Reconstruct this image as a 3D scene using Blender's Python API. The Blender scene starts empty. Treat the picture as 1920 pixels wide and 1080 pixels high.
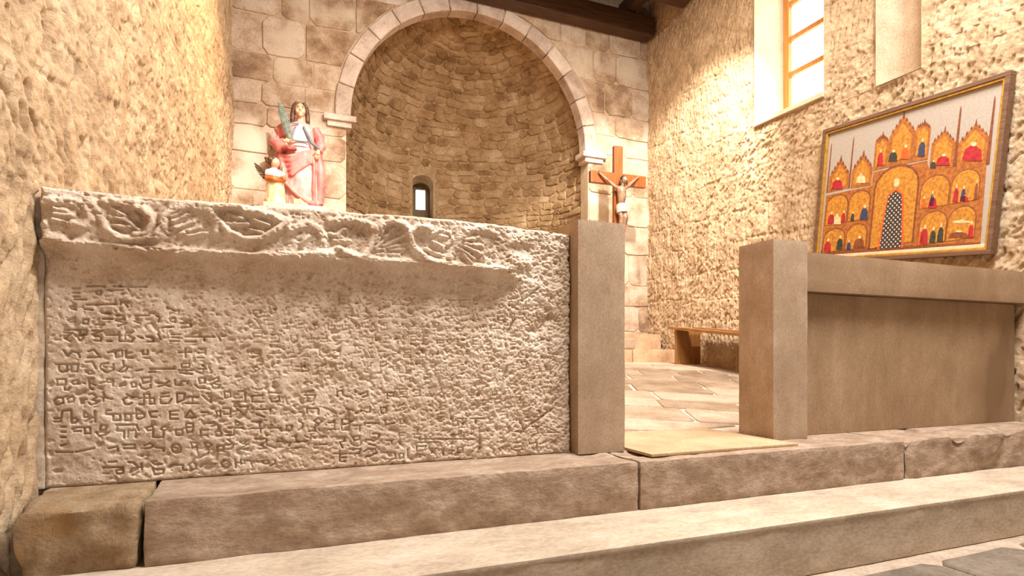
import bpy, bmesh, math, random
import numpy as np
from mathutils import Vector, Matrix, noise as mnoise

# ---------------------------------------------------------------- camera
F = 1100.0; HZ = 668.0; CAMZ = 0.445; PSI = math.radians(21.9)   # focal length and horizon in 1920x1080 pixels
SP, CP = math.sin(PSI), math.cos(PSI)
scene = bpy.context.scene
COL = scene.collection
cam_d = bpy.data.cameras.new('camera'); cam = bpy.data.objects.new('camera', cam_d); COL.objects.link(cam)
cam_d.sensor_width = 36; cam_d.lens = F / 1920 * 36; cam_d.shift_y = (HZ - 540) / 1920
cam_d.clip_start = 0.05
cam.location = (0, 0, CAMZ); cam.rotation_euler = (math.pi / 2, 0, -PSI)
scene.camera = cam

# ---------------------------------------------------------------- daylight and lamps
def lin(r, g, b):
    f = lambda c: (c / 255 / 12.92) if c / 255 <= 0.04045 else ((c / 255 + 0.055) / 1.055) ** 2.4
    return (f(r), f(g), f(b), 1)
world = bpy.data.worlds.new('sky'); scene.world = world; world.use_nodes = True
bg = world.node_tree.nodes['Background']; bg.inputs[0].default_value = (1.0, 0.97, 0.92, 1); bg.inputs[1].default_value = 4.0

def area(name, loc, target, size, power, color, sizey=None, spread=180):
    d = bpy.data.lights.new(name, 'AREA'); d.energy = power; d.color = color; d.size = size
    d.spread = math.radians(spread)
    if sizey: d.shape = 'RECTANGLE'; d.size_y = sizey
    o = bpy.data.objects.new(name, d); COL.objects.link(o); o.location = loc
    o.rotation_euler = (Vector(target) - Vector(loc)).to_track_quat('-Z', 'Y').to_euler(); return o
def spot(name, loc, target, power, color, cone, blend, radius=0.06):
    d = bpy.data.lights.new(name, 'SPOT'); d.energy = power; d.color = color; d.spot_size = math.radians(cone)
    d.spot_blend = blend; d.shadow_soft_size = radius
    o = bpy.data.objects.new(name, d); COL.objects.link(o); o.location = loc
    o.rotation_euler = (Vector(target) - Vector(loc)).to_track_quat('-Z', 'Y').to_euler(); return o
WARM = (1.0, 0.66, 0.36); SOFT = (1.0, 0.82, 0.62); WHITE = (1.0, 0.97, 0.95)
# lamps on the tie beams and in the nave, all above the top of the picture
area('nave_ceiling_lamp_offscreen', (2.5, 1.2, 4.9), (1.9, 2.4, 0.0), 2.8, 450, WHITE, 0.8)
area('chancel_beam_lamp_offscreen', (2.4, 4.9, 4.85), (2.4, 5.2, 0.0), 2.4, 95, SOFT, 0.8)
spot('left_wall_beam_lamp_offscreen', (0.75, 4.7, 4.75), (-0.6, 4.9, 1.8), 430, WARM, 100, 0.8)
spot('statue_beam_lamp_offscreen', (0.9, 4.2, 4.7), (0.2, 7.1, 1.9), 600, (1.0, 0.9, 0.87), 40, 0.7)
spot('right_wall_beam_lamp_offscreen', (3.5, 4.2, 4.7), (4.65, 6.6, 1.9), 900, (1.0, 0.92, 0.84), 66, 0.5)
vs = scene.view_settings
vs.view_transform = 'Standard'; vs.look = 'None'; vs.exposure = 0.42; vs.gamma = 1.0; vs.use_curve_mapping = False

# ---------------------------------------------------------------- helpers
def ray(px):
    d = (px - 960) / F
    return SP + d * CP, CP - d * SP
def at_y(px, py, Y):
    rx, ry = ray(px); s = Y / ry
    return Vector((rx * s, Y, CAMZ + (HZ - py) / F * s))
WK = 0.0625                                       # the side walls lean this much per metre of depth
def wall_l(y): return -0.735 + WK * (y - 2.41)
def wall_r(y): return 4.70 + WK * (y - 2.41)
def at_right(px, py):
    rx, ry = ray(px); y = (4.70 - WK * 2.41) / (rx / ry - WK)
    return at_y(px, py, y)

def tag(o, label=None, cat=None, group=None, kind=None):
    if label: o['label'] = label
    if cat: o['category'] = cat
    if group: o['group'] = group
    if kind: o['kind'] = kind
    return o
def empty(name, loc=(0, 0, 0), rot=None):
    o = bpy.data.objects.new(name, None); COL.objects.link(o); o.location = loc; o.empty_display_size = 0.1
    if rot: o.rotation_euler = rot
    return o
def wloc(o):
    v = Vector((0, 0, 0))
    while o is not None:
        v = v + o.location; o = o.parent
    return v
def mesh_obj(name, verts, faces, mat, parent=None, smooth=False, origin=None, local=False):
    """one mesh object; verts are world positions unless local"""
    off = Vector((0, 0, 0)) if local else (wloc(parent) if parent else Vector((0, 0, 0)))
    org = Vector(origin) if origin is not None else None
    sub = org if (org is not None and not parent) else off
    me = bpy.data.meshes.new(name)
    me.from_pydata([(v[0] - sub.x, v[1] - sub.y, v[2] - sub.z) for v in verts], [], faces)
    if smooth: me.polygons.foreach_set('use_smooth', [True] * len(me.polygons))
    me.materials.append(mat); me.update()
    if smooth: me.set_sharp_from_angle(angle=math.radians(42))
    o = bpy.data.objects.new(name, me); COL.objects.link(o)
    if parent: o.parent = parent
    elif org is not None: o.location = org
    return o
def fix_normals(o):
    bm = bmesh.new(); bm.from_mesh(o.data); bmesh.ops.recalc_face_normals(bm, faces=bm.faces); bm.to_mesh(o.data); bm.free(); return o
class MB:
    def __init__(s): s.v = []; s.f = []
    def add(s, v, f):
        n = len(s.v); s.v += [tuple(p) for p in v]; s.f += [tuple(i + n for i in q) for q in f]; return s
    def box(s, x0, x1, y0, y1, z0, z1, b=0.0, M=None):
        bm = bmesh.new(); bmesh.ops.create_cube(bm, size=1)
        for v in bm.verts: v.co = Vector(((x0 + x1) / 2 + v.co.x * (x1 - x0), (y0 + y1) / 2 + v.co.y * (y1 - y0), (z0 + z1) / 2 + v.co.z * (z1 - z0)))
        if b: bmesh.ops.bevel(bm, geom=bm.edges[:], offset=b, segments=2, affect='EDGES', profile=0.6)
        return s.bm(bm, M)
    def bm(s, bm, M=None):
        bm.verts.index_update()
        s.add([(M @ v.co if M else v.co) for v in bm.verts], [[v.index for v in f.verts] for f in bm.faces]); bm.free(); return s
    def ball(s, c, r, seg=16, M=None):
        bm = bmesh.new(); bmesh.ops.create_uvsphere(bm, u_segments=seg, v_segments=seg // 2 + 2, radius=1)
        r = (r, r, r) if not hasattr(r, '__len__') else r
        for v in bm.verts:
            p = Vector((v.co.x * r[0], v.co.y * r[1], v.co.z * r[2]))
            if M: p = M @ p
            v.co = p + Vector(c)
        return s.bm(bm)
    def tube(s, pts, rad, seg=10, cap=True):
        """tapering tube along points"""
        pts = [Vector(p) for p in pts]; n = len(pts)
        rad = [rad] * n if not hasattr(rad, '__len__') else rad
        V = []; Fc = []; up = Vector((0.13, 0.31, 0.94))
        for i, p in enumerate(pts):
            t = (pts[min(i + 1, n - 1)] - pts[max(i - 1, 0)]).normalized()
            a = t.cross(up)
            if a.length < 1e-3: a = t.cross(Vector((1, 0, 0)))
            a.normalize(); b = t.cross(a)
            for k in range(seg):
                w = 2 * math.pi * k / seg
                V.append(p + (a * math.cos(w) + b * math.sin(w)) * rad[i])
        for i in range(n - 1):
            for k in range(seg):
                k2 = (k + 1) % seg
                Fc.append((i * seg + k, i * seg + k2, (i + 1) * seg + k2, (i + 1) * seg + k))
        if cap: Fc += [tuple(reversed(range(seg))), tuple(range((n - 1) * seg, n * seg))]
        return s.add(V, Fc)
    def loft(s, rings, cap=True):
        m = len(rings[0]); V = [p for r in rings for p in r]; Fc = []
        for i in range(len(rings) - 1):
            for k in range(m):
                k2 = (k + 1) % m; Fc.append((i * m + k, i * m + k2, (i + 1) * m + k2, (i + 1) * m + k))
        if cap: Fc += [tuple(reversed(range(m))), tuple(range((len(rings) - 1) * m, len(rings) * m))]
        return s.add(V, Fc)
    def build(s, name, mat, parent=None, smooth=False, origin=None, local=False, remesh=0, fix=True):
        o = mesh_obj(name, s.v, s.f, mat, parent, smooth, origin, local)
        if fix: fix_normals(o)
        if remesh:
            m = o.modifiers.new('surface', 'REMESH'); m.mode = 'VOXEL'; m.voxel_size = remesh; m.use_smooth_shade = True
            sm = o.modifiers.new('smooth', 'SMOOTH'); sm.factor = 0.5; sm.iterations = 3
        return o
def box_obj(name, x0, x1, y0, y1, z0, z1, mat, parent=None, b=0.004, origin=None):
    return MB().box(x0, x1, y0, y1, z0, z1, b).build(name, mat, parent, origin=origin)
def gridmesh(name, P, mat, parent=None, mask=None, flip=False, origin=None, attrs=None):
    ny, nx, _ = P.shape
    off = np.array(wloc(parent) if parent else (origin if origin is not None else (0, 0, 0)), dtype=np.float64)
    idx = np.arange(ny * nx).reshape(ny, nx)
    q = np.stack([idx[:-1, :-1], idx[:-1, 1:], idx[1:, 1:], idx[1:, :-1]], -1).reshape(-1, 4)
    if mask is not None: q = q[mask.reshape(-1)]
    if flip: q = q[:, ::-1]
    me = bpy.data.meshes.new(name)
    me.vertices.add(ny * nx); me.vertices.foreach_set('co', (P.reshape(-1, 3) - off).astype(np.float32).ravel())
    n = len(q)
    me.loops.add(n * 4); me.loops.foreach_set('vertex_index', np.ascontiguousarray(q, dtype=np.int32).ravel())
    me.polygons.add(n); me.polygons.foreach_set('loop_start', np.arange(0, n * 4, 4, dtype=np.int32))
    me.polygons.foreach_set('use_smooth', np.ones(n, dtype=bool))
    me.update(calc_edges=True)
    if attrs:
        for k, a in attrs.items():
            at = me.attributes.new(k, 'FLOAT', 'POINT'); at.data.foreach_set('value', a.astype(np.float32).ravel())
    me.materials.append(mat)
    o = bpy.data.objects.new(name, me); COL.objects.link(o)
    if parent: o.parent = parent
    elif origin is not None: o.location = origin
    return o

# ---- height maps
RNG = np.random.default_rng(11)
def vnoise(ny, nx, cy, cx):
    cy = max(2, int(cy)); cx = max(2, int(cx))
    g = RNG.random((cy + 2, cx + 2))
    y = np.linspace(0, cy, ny, endpoint=False); x = np.linspace(0, cx, nx, endpoint=False)
    yi = y.astype(int); xi = x.astype(int); fy = y - yi; fx = x - xi
    fy = (fy * fy * (3 - 2 * fy))[:, None]; fx = (fx * fx * (3 - 2 * fx))[None, :]
    a = g[yi][:, xi]; b = g[yi][:, xi + 1]; c = g[yi + 1][:, xi]; d = g[yi + 1][:, xi + 1]
    return (a * (1 - fx) + b * fx) * (1 - fy) + (c * (1 - fx) + d * fx) * fy - 0.5
def fbm(ny, nx, cy, cx, octv=4, gain=0.5):
    H = np.zeros((ny, nx)); a = 1.0
    for _ in range(octv):
        H += a * vnoise(ny, nx, cy, cx); a *= gain; cy *= 2; cx *= 2
    return H
def groove(H, xs, ys, x0, y0, x1, y1, w, d, mode='sub', power=2.0):
    """cut (or raise) a stroke from (x0,y0) to (x1,y1); xs, ys are the sorted grid coordinates"""
    m = w * 2.2
    i0 = np.searchsorted(xs, min(x0, x1) - m); i1 = np.searchsorted(xs, max(x0, x1) + m)
    j0 = np.searchsorted(ys, min(y0, y1) - m); j1 = np.searchsorted(ys, max(y0, y1) + m)
    if i1 <= i0 or j1 <= j0: return
    X = xs[None, i0:i1]; Y = ys[j0:j1, None]
    dx, dy = x1 - x0, y1 - y0; L = dx * dx + dy * dy
    t = np.clip(((X - x0) * dx + (Y - y0) * dy) / L, 0, 1) if L > 0 else 0
    D = np.sqrt((X - x0 - t * dx) ** 2 + (Y - y0 - t * dy) ** 2) / w
    g = d * np.exp(-D ** power)
    V = H[j0:j1, i0:i1]
    if mode == 'sub': V -= g
    elif mode == 'min': np.minimum(V, -g, out=V)
    else: np.maximum(V, g, out=V)

# ---------------------------------------------------------------- materials
def material(name): 
    m = bpy.data.materials.new(name); m.use_nodes = True
    nt = m.node_tree; return m, nt, nt.nodes['Principled BSDF'], nt.nodes, nt.links
def ramp(N, stops):
    r = N.new('ShaderNodeValToRGB'); e = r.color_ramp.elements
    while len(e) < len(stops): e.new(0.5)
    for i, (p, c) in enumerate(stops): e[i].position = p; e[i].color = c
    return r
def stone_mat(name, cols, scale=6.0, bump=0.5, dist=0.01, rough=0.9, fine=60.0, stretch=(1, 1, 1), vary=0.0, spots=None):
    """procedural stone: broad patches, finer mottling and grain; 'vary' shifts each piece a little"""
    m, nt, P, N, L = material(name)
    tc = N.new('ShaderNodeTexCoord'); mp = N.new('ShaderNodeMapping'); mp.inputs['Scale'].default_value = stretch
    L.new(tc.outputs['Object'], mp.inputs['Vector'])
    n1 = N.new('ShaderNodeTexNoise'); n1.inputs['Scale'].default_value = scale; n1.inputs['Detail'].default_value = 8; n1.inputs['Roughness'].default_value = 0.62
    n2 = N.new('ShaderNodeTexNoise'); n2.inputs['Scale'].default_value = fine; n2.inputs['Detail'].default_value = 6; n2.inputs['Roughness'].default_value = 0.7
    for n in (n1, n2): L.new(mp.outputs['Vector'], n.inputs['Vector'])
    k = len(cols); r = ramp(N, [(0.28 + 0.44 * i / (k - 1), lin(*c)) for i, c in enumerate(cols)])
    src = n1.outputs['Fac']
    if vary:
        oi = N.new('ShaderNodeObjectInfo'); ma = N.new('ShaderNodeMath'); ma.operation = 'MULTIPLY_ADD'; ma.inputs[1].default_value = vary
        L.new(oi.outputs['Random'], ma.inputs[0])
        sb = N.new('ShaderNodeMath'); sb.operation = 'SUBTRACT'; sb.inputs[1].default_value = vary / 2
        L.new(src, sb.inputs[0]); L.new(sb.outputs[0], ma.inputs[2]); src = ma.outputs[0]
    L.new(src, r.inputs['Fac'])
    mix = N.new('ShaderNodeMix'); mix.data_type = 'RGBA'; mix.blend_type = 'OVERLAY'; mix.inputs['Factor'].default_value = 0.6
    L.new(r.outputs['Color'], mix.inputs['A']); L.new(n2.outputs['Fac'], mix.inputs['B'])
    out = mix.outputs['Result']
    if spots:
        n3 = N.new('ShaderNodeTexNoise'); n3.inputs['Scale'].default_value = spots[1]; n3.inputs['Detail'].default_value = 5
        L.new(mp.outputs['Vector'], n3.inputs['Vector'])
        r3 = ramp(N, [(spots[2], (0, 0, 0, 1)), (spots[2] + 0.12, (1, 1, 1, 1))]); L.new(n3.outputs['Fac'], r3.inputs['Fac'])
        mx = N.new('ShaderNodeMix'); mx.data_type = 'RGBA'; L.new(r3.outputs['Color'], mx.inputs['Factor'])
        L.new(out, mx.inputs['A']); mx.inputs['B'].default_value = lin(*spots[0]); out = mx.outputs['Result']
    L.new(out, P.inputs['Base Color']); P.inputs['Roughness'].default_value = rough
    P.inputs['Specular IOR Level'].default_value = 0.25
    ad = N.new('ShaderNodeMath'); ad.operation = 'MULTIPLY_ADD'; ad.inputs[1].default_value = 0.6
    L.new(n2.outputs['Fac'], ad.inputs[0]); L.new(n1.outputs['Fac'], ad.inputs[2])
    b = N.new('ShaderNodeBump'); b.inputs['Strength'].default_value = bump; b.inputs['Distance'].default_value = dist
    L.new(ad.outputs[0], b.inputs['Height']); L.new(b.outputs['Normal'], P.inputs['Normal'])
    return m
def wood_mat(name, c1, c2, axis=0, scale=4.0, rough=0.6, bump=0.25):
    m, nt, P, N, L = material(name)
    tc = N.new('ShaderNodeTexCoord'); mp = N.new('ShaderNodeMapping')
    s = [14, 14, 14]; s[axis] = 0.9; mp.inputs['Scale'].default_value = s
    L.new(tc.outputs['Object'], mp.inputs['Vector'])
    n = N.new('ShaderNodeTexNoise'); n.inputs['Scale'].default_value = scale; n.inputs['Detail'].default_value = 7; n.inputs['Distortion'].default_value = 0.6
    L.new(mp.outputs['Vector'], n.inputs['Vector'])
    r = ramp(N, [(0.3, lin(*c1)), (0.7, lin(*c2))]); L.new(n.outputs['Fac'], r.inputs['Fac'])
    L.new(r.outputs['Color'], P.inputs['Base Color']); P.inputs['Roughness'].default_value = rough
    b = N.new('ShaderNodeBump'); b.inputs['Strength'].default_value = bump; b.inputs['Distance'].default_value = 0.004
    L.new(n.outputs['Fac'], b.inputs['Height']); L.new(b.outputs['Normal'], P.inputs['Normal'])
    return m
def paint_mat(name, c, c2=None, scale=20, rough=0.55, bump=0.1, metal=0.0):
    m, nt, P, N, L = material(name)
    tc = N.new('ShaderNodeTexCoord'); n = N.new('ShaderNodeTexNoise'); n.inputs['Scale'].default_value = scale; n.inputs['Detail'].default_value = 5
    L.new(tc.outputs['Object'], n.inputs['Vector'])
    c2 = c2 or tuple(max(0, int(v * 0.86)) for v in c)
    r = ramp(N, [(0.35, lin(*c2)), (0.62, lin(*c))]); L.new(n.outputs['Fac'], r.inputs['Fac']); L.new(r.outputs['Color'], P.inputs['Base Color'])
    P.inputs['Roughness'].default_value = rough; P.inputs['Metallic'].default_value = metal
    b = N.new('ShaderNodeBump'); b.inputs['Strength'].default_value = bump; b.inputs['Distance'].default_value = 0.003
    L.new(n.outputs['Fac'], b.inputs['Height']); L.new(b.outputs['Normal'], P.inputs['Normal'])
    return m
def glass_mat():
    m, nt, P, N, L = material('window_glass')
    t = N.new('ShaderNodeBsdfTransparent'); g = N.new('ShaderNodeBsdfGlossy'); g.inputs['Roughness'].default_value = 0.05
    mx = N.new('ShaderNodeMixShader'); mx.inputs[0].default_value = 0.06
    L.new(t.outputs[0], mx.inputs[1]); L.new(g.outputs[0], mx.inputs[2]); L.new(mx.outputs[0], N['Material Output'].inputs['Surface']); return m

M = {}
M['tablet'] = stone_mat('tablet_limestone', [(170, 146, 122), (196, 174, 152), (210, 192, 172), (220, 206, 190)], 7, 0.7, 0.006, 0.92, 130)
M['pillar'] = stone_mat('pillar_sandstone', [(148, 124, 99), (164, 140, 115), (178, 156, 132)], 6, 0.4, 0.005, 0.85, 150, (1, 1, 0.6))
M['panel'] = stone_mat('panel_sandstone', [(132, 105, 78), (150, 123, 94), (166, 140, 112)], 4, 0.3, 0.004, 0.85, 150, (1, 1, 0.5), spots=((126, 99, 72), 2.0, 0.53))
M['plinth'] = stone_mat('plinth_stone', [(138, 114, 92), (162, 138, 116), (184, 164, 144)], 13, 1.0, 0.016, 0.9, 55, (0.6, 1, 1))
M['plinth_ochre'] = stone_mat('plinth_ochre_stone', [(126, 100, 74), (164, 138, 106), (184, 164, 138)], 9, 0.9, 0.018, 0.9, 90, spots=((168, 134, 94), 5, 0.52))
M['step'] = stone_mat('step_limestone', [(154, 136, 116), (180, 162, 140), (194, 178, 158)], 7, 0.4, 0.006, 0.8, 90, (0.5, 1, 1))
M['thresh'] = stone_mat('threshold_stone', [(160, 130, 98), (180, 150, 116), (190, 164, 132)], 4, 0.2, 0.004, 0.7, 70)
M['mortar'] = stone_mat('lime_mortar', [(190, 168, 138), (214, 196, 168), (226, 210, 186)], 7, 0.6, 0.012, 0.95, 60)
M['grey_mortar'] = stone_mat('grey_mortar', [(166, 146, 124), (190, 172, 150), (206, 192, 172)], 8, 0.6, 0.01, 0.95, 60)
M['wall_left'] = stone_mat('hewn_wall_left', [(148, 122, 92), (186, 158, 124), (204, 180, 148)], 5, 0.9, 0.014, 0.95, 60)
M['wall_right'] = stone_mat('hewn_wall_right', [(148, 122, 92), (186, 158, 124), (204, 180, 148)], 5, 0.9, 0.014, 0.95, 60)
M['back_stone'] = stone_mat('ashlar_block', [(136, 108, 84), (174, 146, 118), (196, 174, 150), (210, 194, 176)], 4, 0.6, 0.014, 0.92, 40, vary=0.24, spots=((208, 190, 166), 1.6, 0.52))
M['arch_stone'] = stone_mat('arch_stone', [(164, 142, 128), (196, 176, 160), (216, 200, 184)], 5, 0.5, 0.01, 0.9, 60, vary=0.2)
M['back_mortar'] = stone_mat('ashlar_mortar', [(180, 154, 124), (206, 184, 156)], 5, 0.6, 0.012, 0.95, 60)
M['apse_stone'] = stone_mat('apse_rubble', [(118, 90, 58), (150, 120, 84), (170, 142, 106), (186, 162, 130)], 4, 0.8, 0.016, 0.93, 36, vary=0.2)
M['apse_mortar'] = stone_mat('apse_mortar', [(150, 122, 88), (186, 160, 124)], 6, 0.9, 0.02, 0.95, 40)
M['flag'] = stone_mat('chancel_flagstone', [(142, 118, 94), (170, 148, 124), (186, 168, 146)], 4, 0.3, 0.006, 0.7, 70, vary=0.3)
M['flag_mortar'] = stone_mat('flagstone_mortar', [(206, 188, 166), (226, 212, 194)], 8, 0.4, 0.006, 0.9, 60)
M['nave_flag'] = stone_mat('nave_flagstone', [(84, 74, 62), (112, 100, 86), (134, 120, 104)], 5, 0.6, 0.01, 0.7, 60, vary=0.2)
M['nave_mortar'] = stone_mat('nave_mortar', [(158, 138, 118), (184, 166, 146)], 8, 0.5, 0.008, 0.9, 60)
M['plaster'] = stone_mat('cream_plaster', [(196, 174, 144), (214, 196, 166), (222, 206, 180)], 3, 0.2, 0.005, 0.9, 60)
M['beam'] = wood_mat('dark_beam_wood', (50, 30, 14), (92, 60, 30), 0)
M['roof'] = wood_mat('roof_board_wood', (44, 28, 14), (74, 48, 26), 1)
M['bench'] = wood_mat('bench_wood', (116, 76, 36), (158, 110, 60), 1, rough=0.45)
M['bench_leg'] = wood_mat('bench_leg_wood', (116, 76, 36), (158, 110, 60), 2, rough=0.45)
M['cross'] = wood_mat('cross_wood', (118, 58, 22), (160, 88, 38), 2, rough=0.4)
M['frame_wood'] = wood_mat('window_frame_wood', (176, 112, 46), (206, 146, 74), 2, rough=0.45)
M['olive_wood'] = wood_mat('olive_frame_wood', (84, 66, 30), (116, 92, 46), 2)
M['iron'] = paint_mat('dark_iron', (58, 50, 42), metal=0.6, rough=0.5)
M['glass'] = glass_mat()

# ---------------------------------------------------------------- prisms: single stones with their own edges
def prism(outline, f, h, depth, bev, bulge=0.0):
    """outline: (a, b) points; f(a, b, height) -> world; returns verts, faces"""
    n = len(outline); ca = sum(p[0] for p in outline) / n; cb = sum(p[1] for p in outline) / n
    V = [f(a, b, h - depth) for a, b in outline] + [f(a, b, h - bev) for a, b in outline]
    for a, b in outline:
        d = math.hypot(a - ca, b - cb) or 1; k = max(0.2, 1 - bev * 1.3 / d)
        V.append(f(ca + (a - ca) * k, cb + (b - cb) * k, h))
    V.append(f(ca, cb, h + bulge)); Fc = []
    for i in range(n):
        j = (i + 1) % n
        Fc += [(i, j, n + j, n + i), (n + i, n + j, 2 * n + j, 2 * n + i), (2 * n + i, 2 * n + j, 3 * n)]
    return V, Fc
def quad_outline(a0, a1, b0, b1, j, rnd, cut=0.18, gap=0.0):
    a0 += gap; a1 -= gap; b0 += gap; b1 -= gap
    w, h = a1 - a0, b1 - b0; c = cut * min(w, h)
    pts = [(a0 + c, b0), ((a0 + a1) / 2, b0), (a1 - c, b0), (a1, b0 + c), (a1, b1 - c), (a1 - c, b1), ((a0 + a1) / 2, b1), (a0 + c, b1), (a0, b1 - c), (a0, b0 + c)]
    return [(x + rnd.uniform(-j, j), y + rnd.uniform(-j, j)) for x, y in pts]

# ---------------------------------------------------------------- rough blocks
def rough_box(x0, x1, y0, y1, z0, z1, res, r, amp, freq=6.0, seed=0, amp2=0.0):
    nx, ny, nz = (max(2, int(round((b - a) / res))) for a, b in ((x0, x1), (y0, y1), (z0, z1)))
    idx = {}; V = []; Fc = []
    lo = Vector((x0 + r, y0 + r, z0 + r)); hi = Vector((x1 - r, y1 - r, z1 - r))
    def vid(i, j, k):
        if (i, j, k) in idx: return idx[(i, j, k)]
        p = Vector((x0 + (x1 - x0) * i / nx, y0 + (y1 - y0) * j / ny, z0 + (z1 - z0) * k / nz))
        c = Vector((min(max(p.x, lo.x), hi.x), min(max(p.y, lo.y), hi.y), min(max(p.z, lo.z), hi.z)))
        nrm = (p - c).normalized() if (p - c).length > 1e-9 else Vector((0, 0, 1))
        q = c + nrm * r
        s = Vector((seed * 7.3, seed * 3.1, 0))
        d = amp * mnoise.fractal(p * freq + s, 1.0, 2.0, 5)
        if amp2: d -= amp2 * max(0.0, mnoise.noise(p * freq * 0.6 + s * 2) - 0.1)
        q = q + nrm * d
        if k == 0: q.z = z0
        V.append(q); idx[(i, j, k)] = len(V) - 1; return len(V) - 1
    for i in range(nx):
        for j in range(ny):
            for k in (0, nz):
                q = (vid(i, j, k), vid(i + 1, j, k), vid(i + 1, j + 1, k), vid(i, j + 1, k)); Fc.append(q if k else q[::-1])
        for k in range(nz):
            for j in (0, ny):
                q = (vid(i, j, k), vid(i + 1, j, k), vid(i + 1, j, k + 1), vid(i, j, k + 1)); Fc.append(q[::-1] if j else q)
    for j in range(ny):
        for k in range(nz):
            for i in (0, nx):
                q = (vid(i, j, k), vid(i, j + 1, k), vid(i, j + 1, k + 1), vid(i, j, k + 1)); Fc.append(q if i else q[::-1])
    return V, Fc

# ================================================================ THE SETTING
YB = 7.2; ACX = 2.40; AR = 1.58; JR = 1.63; ZS = 3.28; NZ = -0.425; TOP = 4.975
rnd = random.Random(5)

# ---- hewn side walls (pick marks are real relief)
def pick_marks(H, xs, ys, dy, dx, ang, spread, length, width, depth, rnd):
    """bands of slanting tool strokes, jittered and worn away in places"""
    y = ys[0]
    while y < ys[-1]:
        x = xs[0] + rnd.uniform(0, dx); bend = rnd.gauss(0, 9); fade = rnd.uniform(0.5, 1.0)
        while x < xs[-1]:
            wear = 0.55 + 0.45 * math.sin(x * 2.9 + y * 1.3) * math.sin(y * 3.1 - x * 0.8)
            if rnd.random() < 0.45 + 0.5 * wear:
                cx_, cy_ = x + rnd.gauss(0, dx * 0.25), y + rnd.gauss(0, dy * 0.22)
                a = math.radians(ang + bend + 14 * math.sin(x * 1.7 + y * 2.3) + rnd.gauss(0, spread)); L = length * rnd.uniform(0.5, 1.25) / 2
                groove(H, xs, ys, cx_ - L * math.cos(a), cy_ - L * math.sin(a), cx_ + L * math.cos(a), cy_ + L * math.sin(a), width * rnd.uniform(0.7, 1.3), depth * fade * rnd.uniform(0.3, 1.1), power=3.0)
            x += dx * rnd.uniform(0.75, 1.3)
        y += dy * rnd.uniform(0.85, 1.15)
# left wall
ya = 1.7 + (7.25 - 1.7) * np.linspace(0, 1, 470) ** 1.4; za = np.concatenate([np.linspace(NZ - 0.02, 1.0, 110), np.linspace(1.0, 5.0, 480)[1:], [5.5]])
H = fbm(len(za), len(ya), 10, 8, 4) * 0.04 + fbm(len(za), len(ya), 110, 90, 3) * 0.013
pick_marks(H, ya, za, 0.082, 0.036, 86, 6, 0.085, 0.0095, 0.036, rnd)
for zc in (0.35, 0.98, 1.45, 1.95, 2.4, 2.9, 3.4, 3.95, 4.4):            # rough courses
    for k in range(24):
        y0 = 1.7 + k * 0.24; groove(H, ya, za, y0, zc + rnd.gauss(0, 0.02) + 0.05 * (y0 - 3), y0 + 0.24, zc + rnd.gauss(0, 0.02) + 0.05 * (y0 - 2.8), 0.014, rnd.uniform(0, 0.010))
H -= 0.004
Yg, Zg = np.meshgrid(ya, za); P = np.stack([-0.735 + WK * (Yg - 2.41) + H, Yg, Zg], -1)
wl = gridmesh('wall_left', P, M['wall_left'], flip=True)
tag(wl, 'rough hewn stone side wall with pick marks behind the inscribed tablet', 'wall', kind='structure')
# right wall, with the window and niche openings
SL = 0.06
def zr(v, y): return v + SL * (y - 4.97)
W0y, W1y, Wv = 4.97, 4.044, 2.99                        # window: far and near jamb, sill
N0y, N1y, Nv = 3.50, 3.10, at_right(1680, 147).z - SL * (3.3 - 4.97)
ya = np.unique(np.concatenate([np.linspace(2.3, 7.25, 600), [W0y, W1y, N0y, N1y]])); za = np.unique(np.concatenate([np.linspace(0.2, 5.1, 570), [NZ, 5.8, Wv, Nv]]))
H = fbm(len(za), len(ya), 9, 8, 4) * 0.034 + fbm(len(za), len(ya), 120, 110, 3) * 0.012
pick_marks(H, ya, za, 0.085, 0.040, 114, 7, 0.085, 0.0095, 0.026, rnd)
for zc in (0.85, 1.1, 1.42, 1.75, 2.1, 2.5, 3.3, 3.8):
    for k in range(22):
        y0 = 2.0 + k * 0.24; groove(H, ya, za, y0, zc + rnd.gauss(0, 0.015), y0 + 0.24, zc + rnd.gauss(0, 0.015), 0.012, rnd.uniform(0, 0.012))
for zc0, zc1, off in ((0.85, 1.1, 0.1), (1.1, 1.42, 0.3), (1.42, 1.75, 0.0), (1.75, 2.1, 0.2)):
    for k in range(9):
        y0 = 4.6 + off + k * 0.36 + rnd.uniform(-0.06, 0.06); groove(H, ya, za, y0, zc0, y0, zc1, 0.012, rnd.uniform(0.006, 0.02))
H -= 0.012
Yg, Vg = np.meshgrid(ya, za)
for (a, b, v) in ((W0y, W1y, Wv), (N0y, N1y, Nv)):        # calm, straight edges round the openings
    d = np.maximum(np.maximum(b - Yg, Yg - a), v - Vg); H *= np.clip(np.abs(d) / 0.05, 0.05, 1)
P = np.stack([4.70 + WK * (Yg - 2.41) - H, Yg, Vg + SL * (Yg - 4.97)], -1)
yc = (ya[:-1] + ya[1:]) / 2; zc = (za[:-1] + za[1:]) / 2; Yc, Vc = np.meshgrid(yc, zc)
hole = ((Yc < W0y) & (Yc > W1y) & (Vc > Wv) & (Vc < Wv + 1.7)) | ((Yc < N0y) & (Yc > N1y) & (Vc > Nv) & (Vc < Nv + 1.3))
wr = gridmesh('wall_right', P, M['wall_right'], mask=~hole)
tag(wr, 'pale hewn stone side wall with pick marks beside the framed picture', 'wall', kind='structure')
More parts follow.
